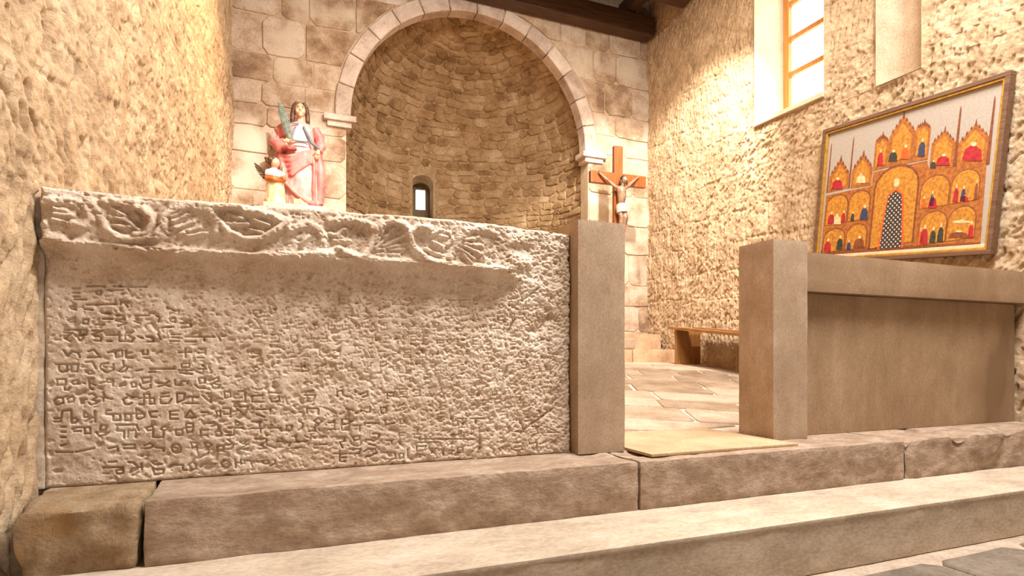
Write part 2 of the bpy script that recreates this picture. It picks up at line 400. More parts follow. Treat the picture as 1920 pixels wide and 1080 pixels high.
# nave walls behind the camera, and the roof
box_obj('wall_nave_left', wall_l(-6) - 0.4, wall_l(-6) - 0.05, -6, 1.72, NZ, 5.6, M['wall_left'])
box_obj('wall_nave_right', 4.72, 5.05, -6, 2.32, NZ, 5.6, M['wall_right'])
for n, s in (('wall_nave_left', 'left'), ('wall_nave_right', 'right')):
    tag(bpy.data.objects[n], 'rough stone nave wall behind the viewer on the %s side' % s, 'wall', kind='structure')
ww = MB().box(-1.8, 0.9, -6.3, -6, NZ, 5.6).box(3.1, 5.1, -6.3, -6, NZ, 5.6).box(0.9, 3.1, -6.3, -6, 2.5, 5.6).build('wall_west', M['wall_left'])  # doorway gap is an unseen addition that lets daylight into the nave
tag(ww, 'rough stone end wall of the nave with an added doorway for daylight', 'wall', kind='structure')
box_obj('ceiling', -1.9, 5.6, -6.4, 9.4, 5.62, 5.8, M['roof']); tag(bpy.data.objects['ceiling'], 'dark boarded ceiling above the tie beams', 'ceiling', kind='structure')

# ---- window in the right wall
def reveal(name, y0, y1, v, vtop, dep, mat, parent, inset=0.0, back=False):
    """jambs, sill and head of an opening in the right wall"""
    mb = MB(); t = 0.03
    def p(y, vv, d): return (wall_r(y) + d, y, zr(vv, y))
    f0, f1 = y0, y1; b0, b1 = y0 - inset, y1 + inset
    V = [p(f0, v, -0.004), p(f0, vtop, -0.004), p(b0, vtop, dep), p(b0, v, dep), p(f1, v, -0.004), p(f1, vtop, -0.004), p(b1, vtop, dep), p(b1, v, dep)]
    Fc = [(0, 1, 2, 3), (4, 7, 6, 5), (0, 3, 7, 4), (1, 5, 6, 2)]
    if back: Fc.append((3, 2, 6, 7))
    return mb.add(V, Fc).build(name, mat, parent, fix=False)
w1 = empty('window_1', (wall_r(4.5), 4.5, 2.96)); tag(w1, 'deep set window with orange wooden bars in the pale side wall', 'window', kind='structure')
reveal('reveal', W0y, W1y, Wv, Wv + 1.7, 0.40, M['plaster'], w1, 0.06)
def wbar(name, ya0, ya1, va, vb, d0=0.36, d1=0.41, mat='frame_wood', par=None):
    V = []
    for d in (d0, d1):
        for (y, v) in ((ya0, va), (ya1, va), (ya1, vb), (ya0, vb)): V.append((wall_r(y) + d, y, zr(v, y)))
    return MB().add(V, [(0, 1, 2, 3), (4, 7, 6, 5), (0, 4, 5, 1), (1, 5, 6, 2), (2, 6, 7, 3), (3, 7, 4, 0)]).build(name, M[mat], par or w1)
fy0, fy1 = W0y - 0.06, W1y + 0.06; fv = Wv + 0.095
wbar('frame_side', fy0, fy0 - 0.075, fv, Wv + 1.68); wbar('frame_side', fy1 + 0.075, fy1, fv, Wv + 1.68)
wbar('frame_bottom', fy0 - 0.075, fy1 + 0.075, fv, fv + 0.09); wbar('frame_top', fy0 - 0.075, fy1 + 0.075, Wv + 1.59, Wv + 1.68)
ph = (1.50 - 0.05 * 3) / 4
for k in range(4):
    v0 = fv + 0.09 + k * (ph + 0.05)
    if k: wbar('glazing_bar', fy0 - 0.075, fy1 + 0.075, v0 - 0.05, v0, 0.365, 0.405)
    wbar('pane', fy0 - 0.075, fy1 + 0.075, v0, v0 + ph, 0.384, 0.388, 'glass')
V = [(wall_r(y) + d, y, zr(Wv, y) + z) for (d, z) in ((-0.02, -0.035), (-0.02, 0.008), (0.36, 0.085), (0.36, -0.035)) for y in (W0y, W1y)]
MB().add(V, [(0, 1, 3, 2), (2, 3, 5, 4), (4, 5, 7, 6), (6, 7, 1, 0), (0, 2, 4, 6), (1, 7, 5, 3)]).build('sill', M['plaster'], w1)
# ---- blind niche
w2 = empty('trim_1', (wall_r(3.3), 3.3, zr(Nv, 3.3))); tag(w2, 'shallow plastered wall niche above the framed picture', 'niche', kind='structure')
reveal('niche_lining', N0y, N1y, Nv, Nv + 1.3, 0.26, M['back_mortar'], w2, 0.06, True)

# ---- back wall: mortar face, ashlar blocks, arch ring, imposts
wb = empty('wall_back', (ACX, YB, 0)); tag(wb, 'pale stone end wall with a large round arch opening', 'wall', kind='structure')
def bw(a, b, h): return (a, YB - h, b)
mb = MB()
XL, XR = wall_l(YB) - 0.12, wall_r(YB) + 0.12
n = 48; arc = [(ACX - JR * math.cos(math.pi * i / n), ZS + JR * math.sin(math.pi * i / n)) for i in range(n + 1)]
yy = YB - 0.010
for (x0, x1) in ((XL, ACX - JR), (ACX + JR, XR)): mb.add([(x0, yy, NZ), (x1, yy, NZ), (x1, yy, ZS), (x0, yy, ZS)], [(0, 1, 2, 3)])
mb.add([(XL, yy, ZS), (ACX - JR, yy, ZS), (ACX - JR, yy, 5.65), (XL, yy, 5.65)], [(0, 1, 2, 3)])
mb.add([(ACX + JR, yy, ZS), (XR, yy, ZS), (XR, yy, 5.65), (ACX + JR, yy, 5.65)], [(0, 1, 2, 3)])
for i in range(n):
    a, b = arc[i], arc[i + 1]; mb.add([(a[0], yy, a[1]), (b[0], yy, b[1]), (b[0], yy, 5.65), (a[0], yy, 5.65)], [(0, 1, 2, 3)])
for i in range(n):                                              # soffit behind the ring
    a, b = arc[i], arc[i + 1]; mb.add([(a[0], yy, a[1]), (b[0], yy, b[1]), (b[0], YB + 0.2, b[1]), (a[0], YB + 0.2, a[1])], [(3, 2, 1, 0)])
for sx in (-1, 1): mb.add([(ACX + sx * JR, yy, NZ), (ACX + sx * JR, YB + 0.2, NZ), (ACX + sx * JR, YB + 0.2, ZS), (ACX + sx * JR, yy, ZS)], [(0, 1, 2, 3)])
mb.build('mortar_face', M['back_mortar'], wb, fix=False)
ROUT = 1.765
def zlim(side, z):
    r = JR if z < ZS else math.sqrt(max(0.0, (ROUT + 0.012) ** 2 - (z - ZS) ** 2))
    return ACX + side * r
z = 0.10
while z < 5.3:
    h = rnd.uniform(0.26, 0.5); z1 = z + h
    if z < ZS < z1 + 0.06: z1 = ZS; h = z1 - z
    for side in (-1, 1):
        if side < 0: xa, xb = wall_l(YB) - 0.06, zlim(-1, (z + z1) / 2)
        else: xa, xb = zlim(1, (z + z1) / 2), wall_r(YB) + 0.06
        cuts = [xa]
        while xb - cuts[-1] > 0.62: cuts.append(cuts[-1] + rnd.uniform(0.24, 0.56))
        cuts.append(xb)
        if len(cuts) > 2 and cuts[-1] - cuts[-2] < 0.16: cuts.pop(-2)
        for i in range(len(cuts) - 1):
            o = quad_outline(cuts[i], cuts[i + 1], z, z1, 0.008, rnd, 0.16, rnd.uniform(0.003, 0.008))
            edge = (side < 0 and i == len(cuts) - 2) or (side > 0 and i == 0)
            if edge and z1 > ZS + 0.02:                         # this block is cut to the arch
                x_out = cuts[i] if side < 0 else cuts[i + 1]
                zz = [z + 0.01 + (h - 0.02) * q / 5 for q in range(6)]
                inner = [(zlim(side, q) - side * -0.012, q) for q in zz]
                if side < 0: o = [(min(x_out + 0.01, inner[0][0] - 0.02), z + 0.01)] + [(a, b) for a, b in inner] + [(min(x_out + 0.01, inner[-1][0] - 0.01), z1 - 0.01)]
                else: o = [(x_out - 0.01, z1 - 0.01), ] + [(a, b) for a, b in inner[::-1]] + [(x_out - 0.01, z + 0.01)]
            V, Fc = prism(o, bw, 0.02 + rnd.uniform(-0.004, 0.010), 0.04, 0.006, rnd.uniform(0, 0.008))
            fix_normals(mesh_obj('stone', V, Fc, M['back_stone'], wb))
    z = z1
# voussoirs
nv = 14; t = 0.0
for k in range(nv):
    t0 = math.pi * k / nv + 0.004; t1 = math.pi * (k + 1) / nv - 0.004
    o = [(t0 + (t1 - t0) * q / 3, AR) for q in range(4)] + [(t1 - (t1 - t0) * q / 3, ROUT + rnd.uniform(-0.012, 0.004)) for q in range(4)]
    def f(a, b, h): return (ACX - b * math.cos(a), YB - h, ZS + b * math.sin(a))
    V = []; nn = len(o)
    ca = (t0 + t1) / 2; cb = (AR + ROUT) / 2; hh = 0.035 + rnd.uniform(-0.004, 0.006)
    V = [f(a, b, -0.14) for a, b in o] + [f(a, b, hh - 0.008) for a, b in o] + [f(ca + (a - ca) * 0.95, cb + (b - cb) * 0.92, hh) for a, b in o] + [f(ca, cb, hh + 0.004)]
    Fc = []
    for i in range(nn):
        j = (i + 1) % nn; Fc += [(i, j, nn + j, nn + i), (nn + i, nn + j, 2 * nn + j, 2 * nn + i), (2 * nn + i, 2 * nn + j, 3 * nn)]
    fix_normals(mesh_obj('voussoir', V, Fc, M['arch_stone'], wb))
# imposts
for sx in (-1, 1):
    x0 = ACX + sx * JR; a, b = sorted((x0 + sx * 0.26, x0 - sx * 0.11)); dz = 0.03 if sx < 0 else -0.04
    o = MB().box(a, b, YB - 0.09, YB + 0.16, ZS - 0.075 + dz * 0, ZS - 0.005, 0.01)
    a, b = sorted((x0 + sx * 0.22, x0 - sx * 0.06)); o.box(a, b, YB - 0.055, YB + 0.16, ZS - 0.14, ZS - 0.07, 0.012)
    o.build('impost', M['arch_stone'], wb)

# ---- apse: mortar shell and rubble courses
ap = empty('wall_apse', (ACX, YB + 0.9, 0)); tag(ap, 'shadowy half domed apse of rubble stone with a tiny window', 'apse', kind='structure')
RA = 1.66; AY = YB + 0.10
def apf(th, e, h):
    r = RA - h
    if e <= 0: return (ACX - r * math.cos(th), AY + r * math.sin(th), ZS + e)
    ph = e / RA
    return (ACX - r * math.cos(ph) * math.cos(th), AY + r * math.cos(ph) * math.sin(th), ZS + r * math.sin(ph))
wth = math.radians(79.5); whw = 0.165 / RA; wz0, wz1 = 2.45, 3.24
ths = np.unique(np.concatenate([np.linspace(0, math.pi, 90), [wth - whw, wth + whw]])); es = np.unique(np.concatenate([np.linspace(NZ - ZS, 0, 30), [wz0 - ZS, wz1 - ZS], np.linspace(0, RA * math.pi / 2, 44)]))
P = np.array([[apf(a, e, 0) for a in ths] for e in es])
tc_ = (ths[:-1] + ths[1:]) / 2; ec_ = (es[:-1] + es[1:]) / 2; A_, E_ = np.meshgrid(tc_, ec_)
hole = (abs(A_ - wth) < whw) & (E_ > wz0 - ZS) & (E_ < wz1 - ZS)
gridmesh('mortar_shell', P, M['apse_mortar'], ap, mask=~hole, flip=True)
fa = MB().add([(ACX, AY + 0.02, 0.75)] + [(ACX - (RA + 0.05) * math.cos(math.pi * i / 30), AY - 0.1 + (RA + 0.15) * math.sin(math.pi * i / 30), 0.75) for i in range(31)], [(0, i + 2, i + 1) for i in range(30)]).build('apse_floor', M['flag'], ap, fix=False)
WV = 0.022
stones = []
e = NZ - ZS + 0.9
while e < RA * math.pi / 2 - 0.10:
    h = rnd.uniform(0.075, 0.14); e1 = e + h
    rr = RA * (math.cos((e + h / 2) / RA) if e > 0 else 1.0); arc_len = math.pi * rr; s = -rnd.uniform(0, 0.15)
    while s < arc_len:
        w = rnd.uniform(0.13, 0.34); a0, a1 = max(s, 0.01), min(s + w, arc_len - 0.01)
        if a1 - a0 > 0.07:
            mid = (a0 + a1) / 2 / rr; blocked = False
            if e1 > wz0 - ZS - 0.04 and e < wz1 - ZS + 0.06:
                lo_, hi_ = (wth - whw - 0.03) * rr, (wth + whw + 0.03) * rr
                if a0 < hi_ and a1 > lo_:
                    if (a0 + a1) / 2 < (lo_ + hi_) / 2: a1 = min(a1, lo_)
                    else: a0 = max(a0, hi_)
                    blocked = a1 - a0 < 0.05
            if not blocked:
                o = quad_outline(a0, a1, e + rnd.uniform(-0.006, 0.006), e1, 0.015, rnd, 0.3, 0.003)
                o = [(x / rr, y + WV * (math.sin(x / rr * 4.3 + e * 2.1) + 0.6 * math.sin(x / rr * 9.7 + e * 5.0))) for x, y in o]
                def f2(a, b, hh, rr=rr, mid=mid): return apf(a, b, hh)
                n_ = len(o); ca = sum(p[0] for p in o) / n_; cb = sum(p[1] for p in o) / n_
                hh = rnd.uniform(0.006, 0.026)
                V = [apf(a, b, -0.01) for a, b in o] + [apf(a, b, hh - 0.012) for a, b in o] + [apf(ca + (a - ca) * 0.86, cb + (b - cb) * 0.8, hh + rnd.uniform(-0.004, 0.004)) for a, b in o] + [apf(ca, cb, hh + rnd.uniform(-0.002, 0.008))]
                Fc = []
                for i in range(n_):
                    j = (i + 1) % n_; Fc += [(i, j, n_ + j, n_ + i), (n_ + i, n_ + j, 2 * n_ + j, 2 * n_ + i), (2 * n_ + i, 2 * n_ + j, 3 * n_)]
                c = Vector(V[-1]); dirv = c - Vector((0, 0, CAMZ))
                fx = dirv.x * SP + dirv.y * CP; py = HZ - F * dirv.z + HZ * 0 if fx <= 0 else HZ - F * (c.z - CAMZ) / fx
                nrm = (Vector((ACX, AY, min(c.z, ZS) if e <= 0 else ZS)) - c).normalized()
                score = abs(nrm.dot(dirv.normalized())) * (a1 - a0) * h
                if not (-20 < py < 425): score -= 1
                if nrm.dot(dirv) > 0: score -= 1
                stones.append((score, V, Fc))
        s += w
    e = e1
stones.sort(key=lambda q: -q[0])
rest = MB()
for i, (sc_, V, Fc) in enumerate(stones):
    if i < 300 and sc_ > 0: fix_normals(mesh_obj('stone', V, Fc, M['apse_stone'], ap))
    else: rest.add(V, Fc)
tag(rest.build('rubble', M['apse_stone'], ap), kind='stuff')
# apse window
w3 = empty('window_2', (ACX, AY + RA, wz0)); tag(w3, 'tiny arched window glowing in the curved apse wall', 'window', kind='structure')
oc = Vector((ACX, AY, 0)) + Vector((-math.cos(wth), math.sin(wth), 0)) * RA; er = Vector((0.15, 0.989, 0)); et = Vector((0.989, -0.15, 0))
def wf(a, d, z): p = oc + et * a + er * d; return (p.x, p.y, z)
hw = 0.165; zt = wz1 - hw * 0.8
na = 12; prof = [(-hw, wz0)] + [(-hw * math.cos(math.pi * i / na), zt + hw * 0.8 * math.sin(math.pi * i / na)) for i in range(na + 1)] + [(hw, wz0)]
mb = MB()
V = [wf(a, -0.03, z) for a, z in prof] + [wf(a * 0.86, 0.42, wz0 + 0.04 + (z - wz0) * 0.92) for a, z in prof]; m_ = len(prof)
mb.add(V, [(i, i + 1, m_ + i + 1, m_ + i) for i in range(m_ - 1)] + [(m_ - 1, 0, m_, 2 * m_ - 1)])
ob = [(-hw - 0.02, wz0)] + [(max(-hw - 0.02, min(hw + 0.02, -1.5 * hw * math.cos(math.pi * i / na))), wz1 + 0.03 if 2 <= i <= na - 2 else zt + 0.06) for i in range(na + 1)] + [(hw + 0.02, wz0)]
mb.add([wf(a, -0.03, z) for a, z in prof] + [wf(a, -0.028, z) for a, z in ob], [(i, i + 1, m_ + i + 1, m_ + i) for i in range(m_ - 1)])
mb.build('reveal', M['apse_mortar'], w3)
gx, g0, g1 = 0.075, 2.80, 3.12
mb = MB()
for (a0, a1, z0, z1) in ((-0.16, -gx, wz0, wz1), (gx, 0.16, wz0, wz1), (-gx, gx, wz0, g0), (-gx, gx, g1, wz1)):
    mb.add([wf(a, d, z_) for d in (0.36, 0.41) for (a, z_) in ((a0, z0), (a1, z0), (a1, z1), (a0, z1))], [(0, 1, 2, 3), (4, 7, 6, 5), (0, 4, 5, 1), (1, 5, 6, 2), (2, 6, 7, 3), (3, 7, 4, 0)])
mb.build('frame', M['olive_wood'], w3)
mb = MB().add([wf(a, d, z_) for d in (0.385, 0.39) for (a, z_) in ((-gx, g0), (gx, g0), (gx, g1), (-gx, g1))], [(0, 1, 2, 3), (4, 7, 6, 5), (0, 4, 5, 1), (1, 5, 6, 2), (2, 6, 7, 3), (3, 7, 4, 0)])
mb.build('pane', M['glass'], w3)

# ---- chancel floor (rises gently towards the altar), flagstones
def zf(y):
    t = min(max((6.3 - y) / 3.44, 0), 1); return 0.365 * (1 - t ** 1.35)
fl = empty('floor', (2.2, 4.5, 0)); tag(fl, 'pale chancel floor of irregular flagstones with light joints', 'floor', kind='structure')
ys_ = np.linspace(2.6, 7.3, 40); xs_ = np.linspace(-0.8, 5.1, 20)
P = np.array([[(x, y, zf(y) - 0.006) for x in xs_] for y in ys_]); gridmesh('mortar_bed', P, M['flag_mortar'], fl)
ang = math.radians(-24); ca_, sa_ = math.cos(ang), math.sin(ang)
def ff(a, b, h):
    x = 2.2 + a * ca_ - b * sa_; y = 4.4 + a * sa_ + b * ca_; return (x, y, zf(y) + h)
b = -3.6
while b < 3.6:
    hgt = rnd.uniform(0.26, 0.46); a = -4.2 + rnd.uniform(0, 0.4)
    while a < 4.2:
        w = rnd.uniform(0.4, 0.95); c = ff(a + w / 2, b + hgt / 2, 0)
        cs = [ff(q, r_, 0) for q in (a, a + w) for r_ in (b, b + hgt)]
        if all(2.80 < q[1] < 6.34 and wall_l(q[1]) + 0.02 < q[0] < wall_r(q[1]) - 0.02 for q in cs) or (2.88 < c[1] < 6.3 and wall_l(c[1]) + 0.1 < c[0] < wall_r(c[1]) - 0.1):
            o = quad_outline(a, a + w, b, b + hgt, 0.012, rnd, 0.08, 0.011)
            oo = []
            for (p, q) in o:                                    # keep inside the room
                for _ in range(12):
                    X = ff(p, q, 0)
                    if 2.87 < X[1] < 6.3 and wall_l(X[1]) + 0.03 < X[0] < wall_r(X[1]) - 0.03: break
                    p += (a + w / 2 - p) * 0.18; q += (b + hgt / 2 - q) * 0.18
                oo.append((p, q))
            V, Fc = prism(oo, ff, 0.004 + rnd.uniform(-0.001, 0.002), 0.02, 0.004)
            fix_normals(mesh_obj('flagstone', V, Fc, M['flag'], fl))
        a += w
    b += hgt

# ---- nave floor
fn = empty('floor_nave', (2, 0, NZ)); tag(fn, 'dark worn nave floor slabs with pale joints', 'floor', kind='structure')
box_obj('mortar_bed', -1.9, 5.1, -6.3, 2.2, NZ - 0.1, NZ - 0.004, M['nave_mortar'], fn, 0)
def nf(a, b, h): return (a, b, NZ + h)
y = 1.66
row = 0
while y > -3.0:
    h = rnd.uniform(0.34, 0.5); x = -1.0 + rnd.uniform(0, 0.4)
    while x < 4.6:
        w = rnd.uniform(0.5, 0.9)
        yy0 = y - h - x * 0.0
        o = quad_outline(x, min(x + w, 4.6), yy0, yy0 + h, 0.012, rnd, 0.12, 0.016)
        o = [(p, q) for p, q in o]
        if all(nf(p, q, 0)[1] < 1.70 and -0.75 < nf(p, q, 0)[0] < 4.7 for p, q in o):
            V, Fc = prism(o, nf, 0.005 + rnd.uniform(-0.002, 0.002), 0.03, 0.006)
            fix_normals(mesh_obj('flagstone', V, Fc, M['nave_flag'], fn))
        x += w
    y -= h

# ---- altar steps
def stepline(name, y0, y1, z0, z1, label):
    t = empty(name, (2.2, (y0 + y1) / 2, z0)); tag(t, label, 'step')
    x = wall_l(y1) + 0.035
    while x < wall_r(y0) - 0.03:
        w = rnd.uniform(0.55, 0.95); xe = min(x + w, wall_r(y0) - 0.03)
        if wall_r(y0) - 0.03 - xe < 0.3: xe = wall_r(y0) - 0.03
        V, Fc = rough_box(x, xe - 0.006, y0, y1, z0, z1, 0.04, 0.012, 0.003, 8, rnd.random() * 50)
        V = [(v[0], v[1], min(v[2], z1)) for v in V]
        mesh_obj('step_block', V, Fc, M['step_back'], t, True); x = xe
M['step_back'] = stone_mat('altar_step_stone', [(168, 132, 98), (190, 156, 122), (206, 180, 150)], 4, 0.3, 0.006, 0.85, 60, vary=0.15)
stepline('altar_step', 6.36, 6.74, 0.33, 0.535, 'lower pale stone altar step between the bench and the apse')
stepline('altar_step', 6.75, 7.13, 0.33, 0.75, 'upper pale stone altar step against the end wall')

# ---- tie beams
for k, (y0, lab) in enumerate(((6.93, 'dark wooden tie beam running against the end wall above the arch'), (6.05, 'dark wooden tie beam in front of the end wall beam'))):
    a, b_ = wall_l(y0) - 0.05, wall_r(y0) - 0.02
    V, Fc = rough_box(a, b_, y0, y0 + 0.22, TOP, TOP + 0.26, 0.07, 0.018, 0.006, 2.5, k)
    o = mesh_obj('tie_beam', V, Fc, M['beam'], None, True, origin=((a + b_) / 2, y0 + 0.11, TOP)); tag(o, lab, 'beam', 'tie beams')
for k, (x0, lab) in enumerate(((4.5, 'dark rafter crossing over the tie beams beside the pale wall'), (3.55, 'dark rafter crossing over the tie beams near the arch crown'), (1.2, 'dark rafter crossing over the tie beams near the hewn wall'))):
    V, Fc = rough_box(x0, x0 + 0.16, 3.0, 7.15, TOP + 0.27, TOP + 0.45, 0.08, 0.015, 0.006, 2.5, k + 9)
    o = mesh_obj('rafter', V, Fc, M['roof'], None, True, origin=(x0 + 0.08, 5.0, TOP + 0.27)); tag(o, lab, 'beam', 'rafters')


# ================================================================ THE CHANCEL SCREEN
# ---- plinth and front step
pl = empty('stone_plinth', (2.0, 2.4, -0.207)); tag(pl, 'low course of worn stone blocks carrying the inscribed tablet and pillars', 'plinth')
for k, (x0, x1, mat, am, r, a2) in enumerate(((-0.715, -0.388, 'plinth_ochre', 0.018, 0.03, 0.05), (-0.380, 1.424, 'plinth', 0.007, 0.011, 0.015), (1.430, 3.085, 'plinth', 0.007, 0.011, 0.012), (3.092, 4.69, 'plinth', 0.012, 0.012, 0.09))):
    V, Fc = rough_box(x0, x1, 2.10, 2.68, -0.207, 0.0, 0.018, r, am, 7, k + 3, a2)
    V = [(v[0], v[1], 0.0 if v[2] > -0.04 and v[1] > 2.36 else min(max(v[2], -0.206), 0.0)) for v in V]
    mesh_obj('plinth_block', V, Fc, M[mat], pl, True)
st = empty('stone_step', (2.0, 1.95, NZ)); tag(st, 'long pale limestone step in front of the plinth', 'step')
V, Fc = rough_box(-0.70, 4.66, 1.72, 2.68, -0.224, -0.207, 0.025, 0.004, 0.0015, 5, 20)
mesh_obj('tread', [(v[0], v[1], min(v[2], -0.207)) for v in V], Fc, M['step'], st, True)
V, Fc = rough_box(-0.70, 4.66, 1.724, 2.6, NZ, -0.223, 0.02, 0.004, 0.005, 6, 24, 0.008)
mesh_obj('riser', V, Fc, M['step'], st, True)
V, Fc = rough_box(1.535, 2.405, 2.17, 2.86, 0.0, 0.014, 0.04, 0.005, 0.001, 4, 31)
th = mesh_obj('threshold_slab', V, Fc, M['thresh'], None, True, origin=(1.97, 2.5, 0)); tag(th, 'flat tan threshold slab between the two square pillars', 'threshold')

# ---- pillars
for (x0, x1, lab, sd) in ((1.266, 1.516, 'square beige stone pillar standing against the inscribed tablet', 1), (2.426, 2.672, 'square beige stone pillar standing against the plain panel', 2)):
    V, Fc = rough_box(x0, x1, 2.35, 2.60, 0.0, 1.066, 0.022, 0.006, 0.0022, 9, sd)
    o = mesh_obj('stone_pillar', V, Fc, M['pillar'], None, True, origin=((x0 + x1) / 2, 2.475, 0)); tag(o, lab, 'pillar', 'pillars of the chancel screen')

# ---- plain panel on the other side
pp = empty('plain_stone_panel', (3.68, 2.45, 0)); tag(pp, 'plain smooth stone parapet panel with a thick top rail', 'panel')
V, Fc = rough_box(2.674, 4.685, 2.44, 2.54, 0.002, 0.80, 0.03, 0.004, 0.0022, 4, 5); mesh_obj('slab', V, Fc, M['panel'], pp, True)
V, Fc = rough_box(2.674, 4.69, 2.375, 2.56, 0.802, 1.016, 0.03, 0.008, 0.003, 5, 6); mesh_obj('rail', V, Fc, M['panel'], pp, True)

# ---- the inscribed tablet
TX0, TX1, TY = -0.722, 1.262, 2.41
NXT, NZT = 1130, 572
ux = np.linspace(TX0, TX1, NXT)
tpx = [(85, 355), (130, 358), (200, 364), (280, 372), (360, 379), (440, 385), (560, 392), (640, 400), (760, 408), (850, 415), (900, 420), (1000, 430), (1030, 433), (1055, 436), (1069, 439)]
tw = [at_y(a, b, TY) for a, b in tpx]
ztop = np.interp(ux, [p.x for p in tw], [p.z for p in tw]) + 0.004 * (fbm(1, NXT, 2, 40, 3)[0])
ZTOP = float(ztop.max()); zn = np.linspace(0, ZTOP, NZT)          # nominal heights; the upper rows are squeezed under the worn edge
Ht = np.zeros((NZT, NXT))
Xg, Zg = np.meshgrid(ux, zn)
right = np.clip((Xg - 0.0) / 1.1, 0, 1)                           # weathering grows towards the pillar
# body relief
base = fbm(NZT, NXT, 5, 10, 4) * 0.012 + fbm(NZT, NXT, 40, 80, 3) * 0.0035
# frieze band
xend = 1.02 + 0.03 * np.sin(Zg * 60)
lip = 0.772 + 0.006 * np.sin(Xg * 5.1) + 0.008 * fbm(NZT, NXT, 3, 14, 3)
def sstep(a, b, x): t = np.clip((x - a) / (b - a), 0, 1); return t * t * (3 - 2 * t)
band = sstep(lip, lip + 0.042, Zg) * (1 - sstep(xend - 0.08, xend + 0.05, Xg))
rim = np.exp(-((Zg - (lip + 0.055)) / 0.016) ** 2) * (1 - sstep(xend - 0.08, xend, Xg))
Ht += base + band * 0.045 + rim * 0.014
# broken corner by the pillar
cor = np.exp(-(((Xg - 1.20) / 0.09) ** 2 + ((Zg - 0.86) / 0.10) ** 2)); Ht -= cor * 0.012 - 0.012 * cor * vnoise(NZT, NXT, 40, 80)
# vine scroll, traced from the frieze
def crop(s, ox, oy, k):
    out = []
    for pl_ in s.split(';'):
        q = [tuple(float(c) for c in p.split(',')) for p in pl_.split()]
        if len(q) > 1: out.append([at_y(ox + a / k, oy + b / k, TY) for a, b in q])
    return out
VR = np.zeros((NZT, NXT)); VG = np.zeros((NZT, NXT))
stems = crop('390,460 440,410 480,340 510,270 550,225 620,210 690,235 730,300 740,360 790,420 860,465 930,475 990,450 1030,390 1060,320 1100,270 1160,250 1230,255 1290,280;-60,250 60,215 130,250 165,310 150,390 90,430;200,200 350,190 440,215 500,250;180,420 260,390 330,420 390,455;720,290 790,250 860,255', 560, 360, 3.5556)
stems += crop('120,140 250,120 350,150 410,205 420,260 370,300 300,290;400,130 470,210 520,320 600,390 720,405 840,380 890,310 900,230 960,180 1080,155 1200,180 1260,260 1250,340;660,160 760,180 815,235 830,290 790,360 720,370;1100,150 1400,170 1560,215 1680,260;1260,260 1340,350 1440,400 1560,390 1660,330 1720,270;500,130 600,140 700,130;110,300 130,380 220,395', 60, 340, 3.6)
for s in stems:
    for p, q in zip(s[:-1], s[1:]): groove(VR, ux, zn, p.x, p.z, q.x, q.z, 0.016, 0.030, 'max', 3.0)
leaves = crop('500,385 560,240;505,390 620,250;510,395 690,300;510,400 705,350;515,405 690,385;520,415 660,425;870,290 920,262 990,280 1010,330 960,380;840,390 900,420 960,430;930,300 980,310;880,340 950,380;1090,330 1180,310;1090,350 1220,370;1090,370 1200,420;1080,400 1150,450;1080,420 1130,480;60,300 20,350;200,280 280,300;230,330 330,330;250,290 300,250', 560, 360, 3.5556)
leaves += crop('180,180 260,200;180,220 300,230;170,260 260,280;560,180 640,230;540,240 660,260;560,300 680,310;600,220 740,330;960,260 1060,220;980,310 1100,270;1010,350 1140,310;1060,370 1180,350;1330,220 1420,250;1320,280 1460,290;1500,260 1600,300;1480,330 1560,350;950,230 1010,200;700,200 740,250', 60, 340, 3.6)
for s in leaves:
    for p, q in zip(s[:-1], s[1:]): groove(VR, ux, zn, p.x, p.z, q.x, q.z, 0.0085, 0.021, 'max', 2.4)
wear = np.clip(0.75 + 1.4 * fbm(NZT, NXT, 6, 14, 3), 0.45, 1.0)
Ht += VR * wear * (Zg > 0.80) - 0.014 * (Zg > 0.83) * band
# the inscription
TX = []
TX += crop('130,130 380,130;165,130 165,190 200,215 250,195 255,135;300,135 300,205 360,210 375,140;450,110 520,105 570,180;450,195 490,235 540,230 520,200 460,190;690,120 620,130 600,165 680,220 750,190 750,130;640,150 670,165;800,205 870,150 900,160 870,210 810,210;860,150 850,100;990,200 1050,190;1140,180 1390,180;1130,215 1190,210;1470,130 1470,165 1550,165 1550,120 1490,125;1440,195 1580,195;1450,220 1580,235;1640,180 1730,180 1690,140;1625,205 1690,235 1700,190;1760,160 1790,220;1870,175 1920,180;145,290 240,290 240,350 150,350 145,290;225,370 235,400 270,405 280,380;300,320 330,345 375,335 370,300 310,310;430,330 442,335;480,280 540,280;490,280 490,380 530,400;490,330 555,350;610,330 680,315 680,285 745,290 745,320 690,325;740,320 740,360;860,270 910,275;820,345 870,320 875,350 815,365;935,330 980,320 990,370 945,375 935,330;1050,275 1150,270 1135,320 1060,330 1045,275;1030,345 1040,380 1090,400 1140,380 1140,350;1215,320 1290,340 1340,310;1220,370 1290,350 1340,365;1400,300 1400,350 1450,355 1470,310 1540,310 1530,340;1650,280 1720,275 1715,330 1660,335 1650,280;1610,345 1660,385 1730,385;1800,290 1860,270 1860,310 1810,330;1785,340 1800,380 1850,385 1880,350 1800,335', 80, 660, 5.647)
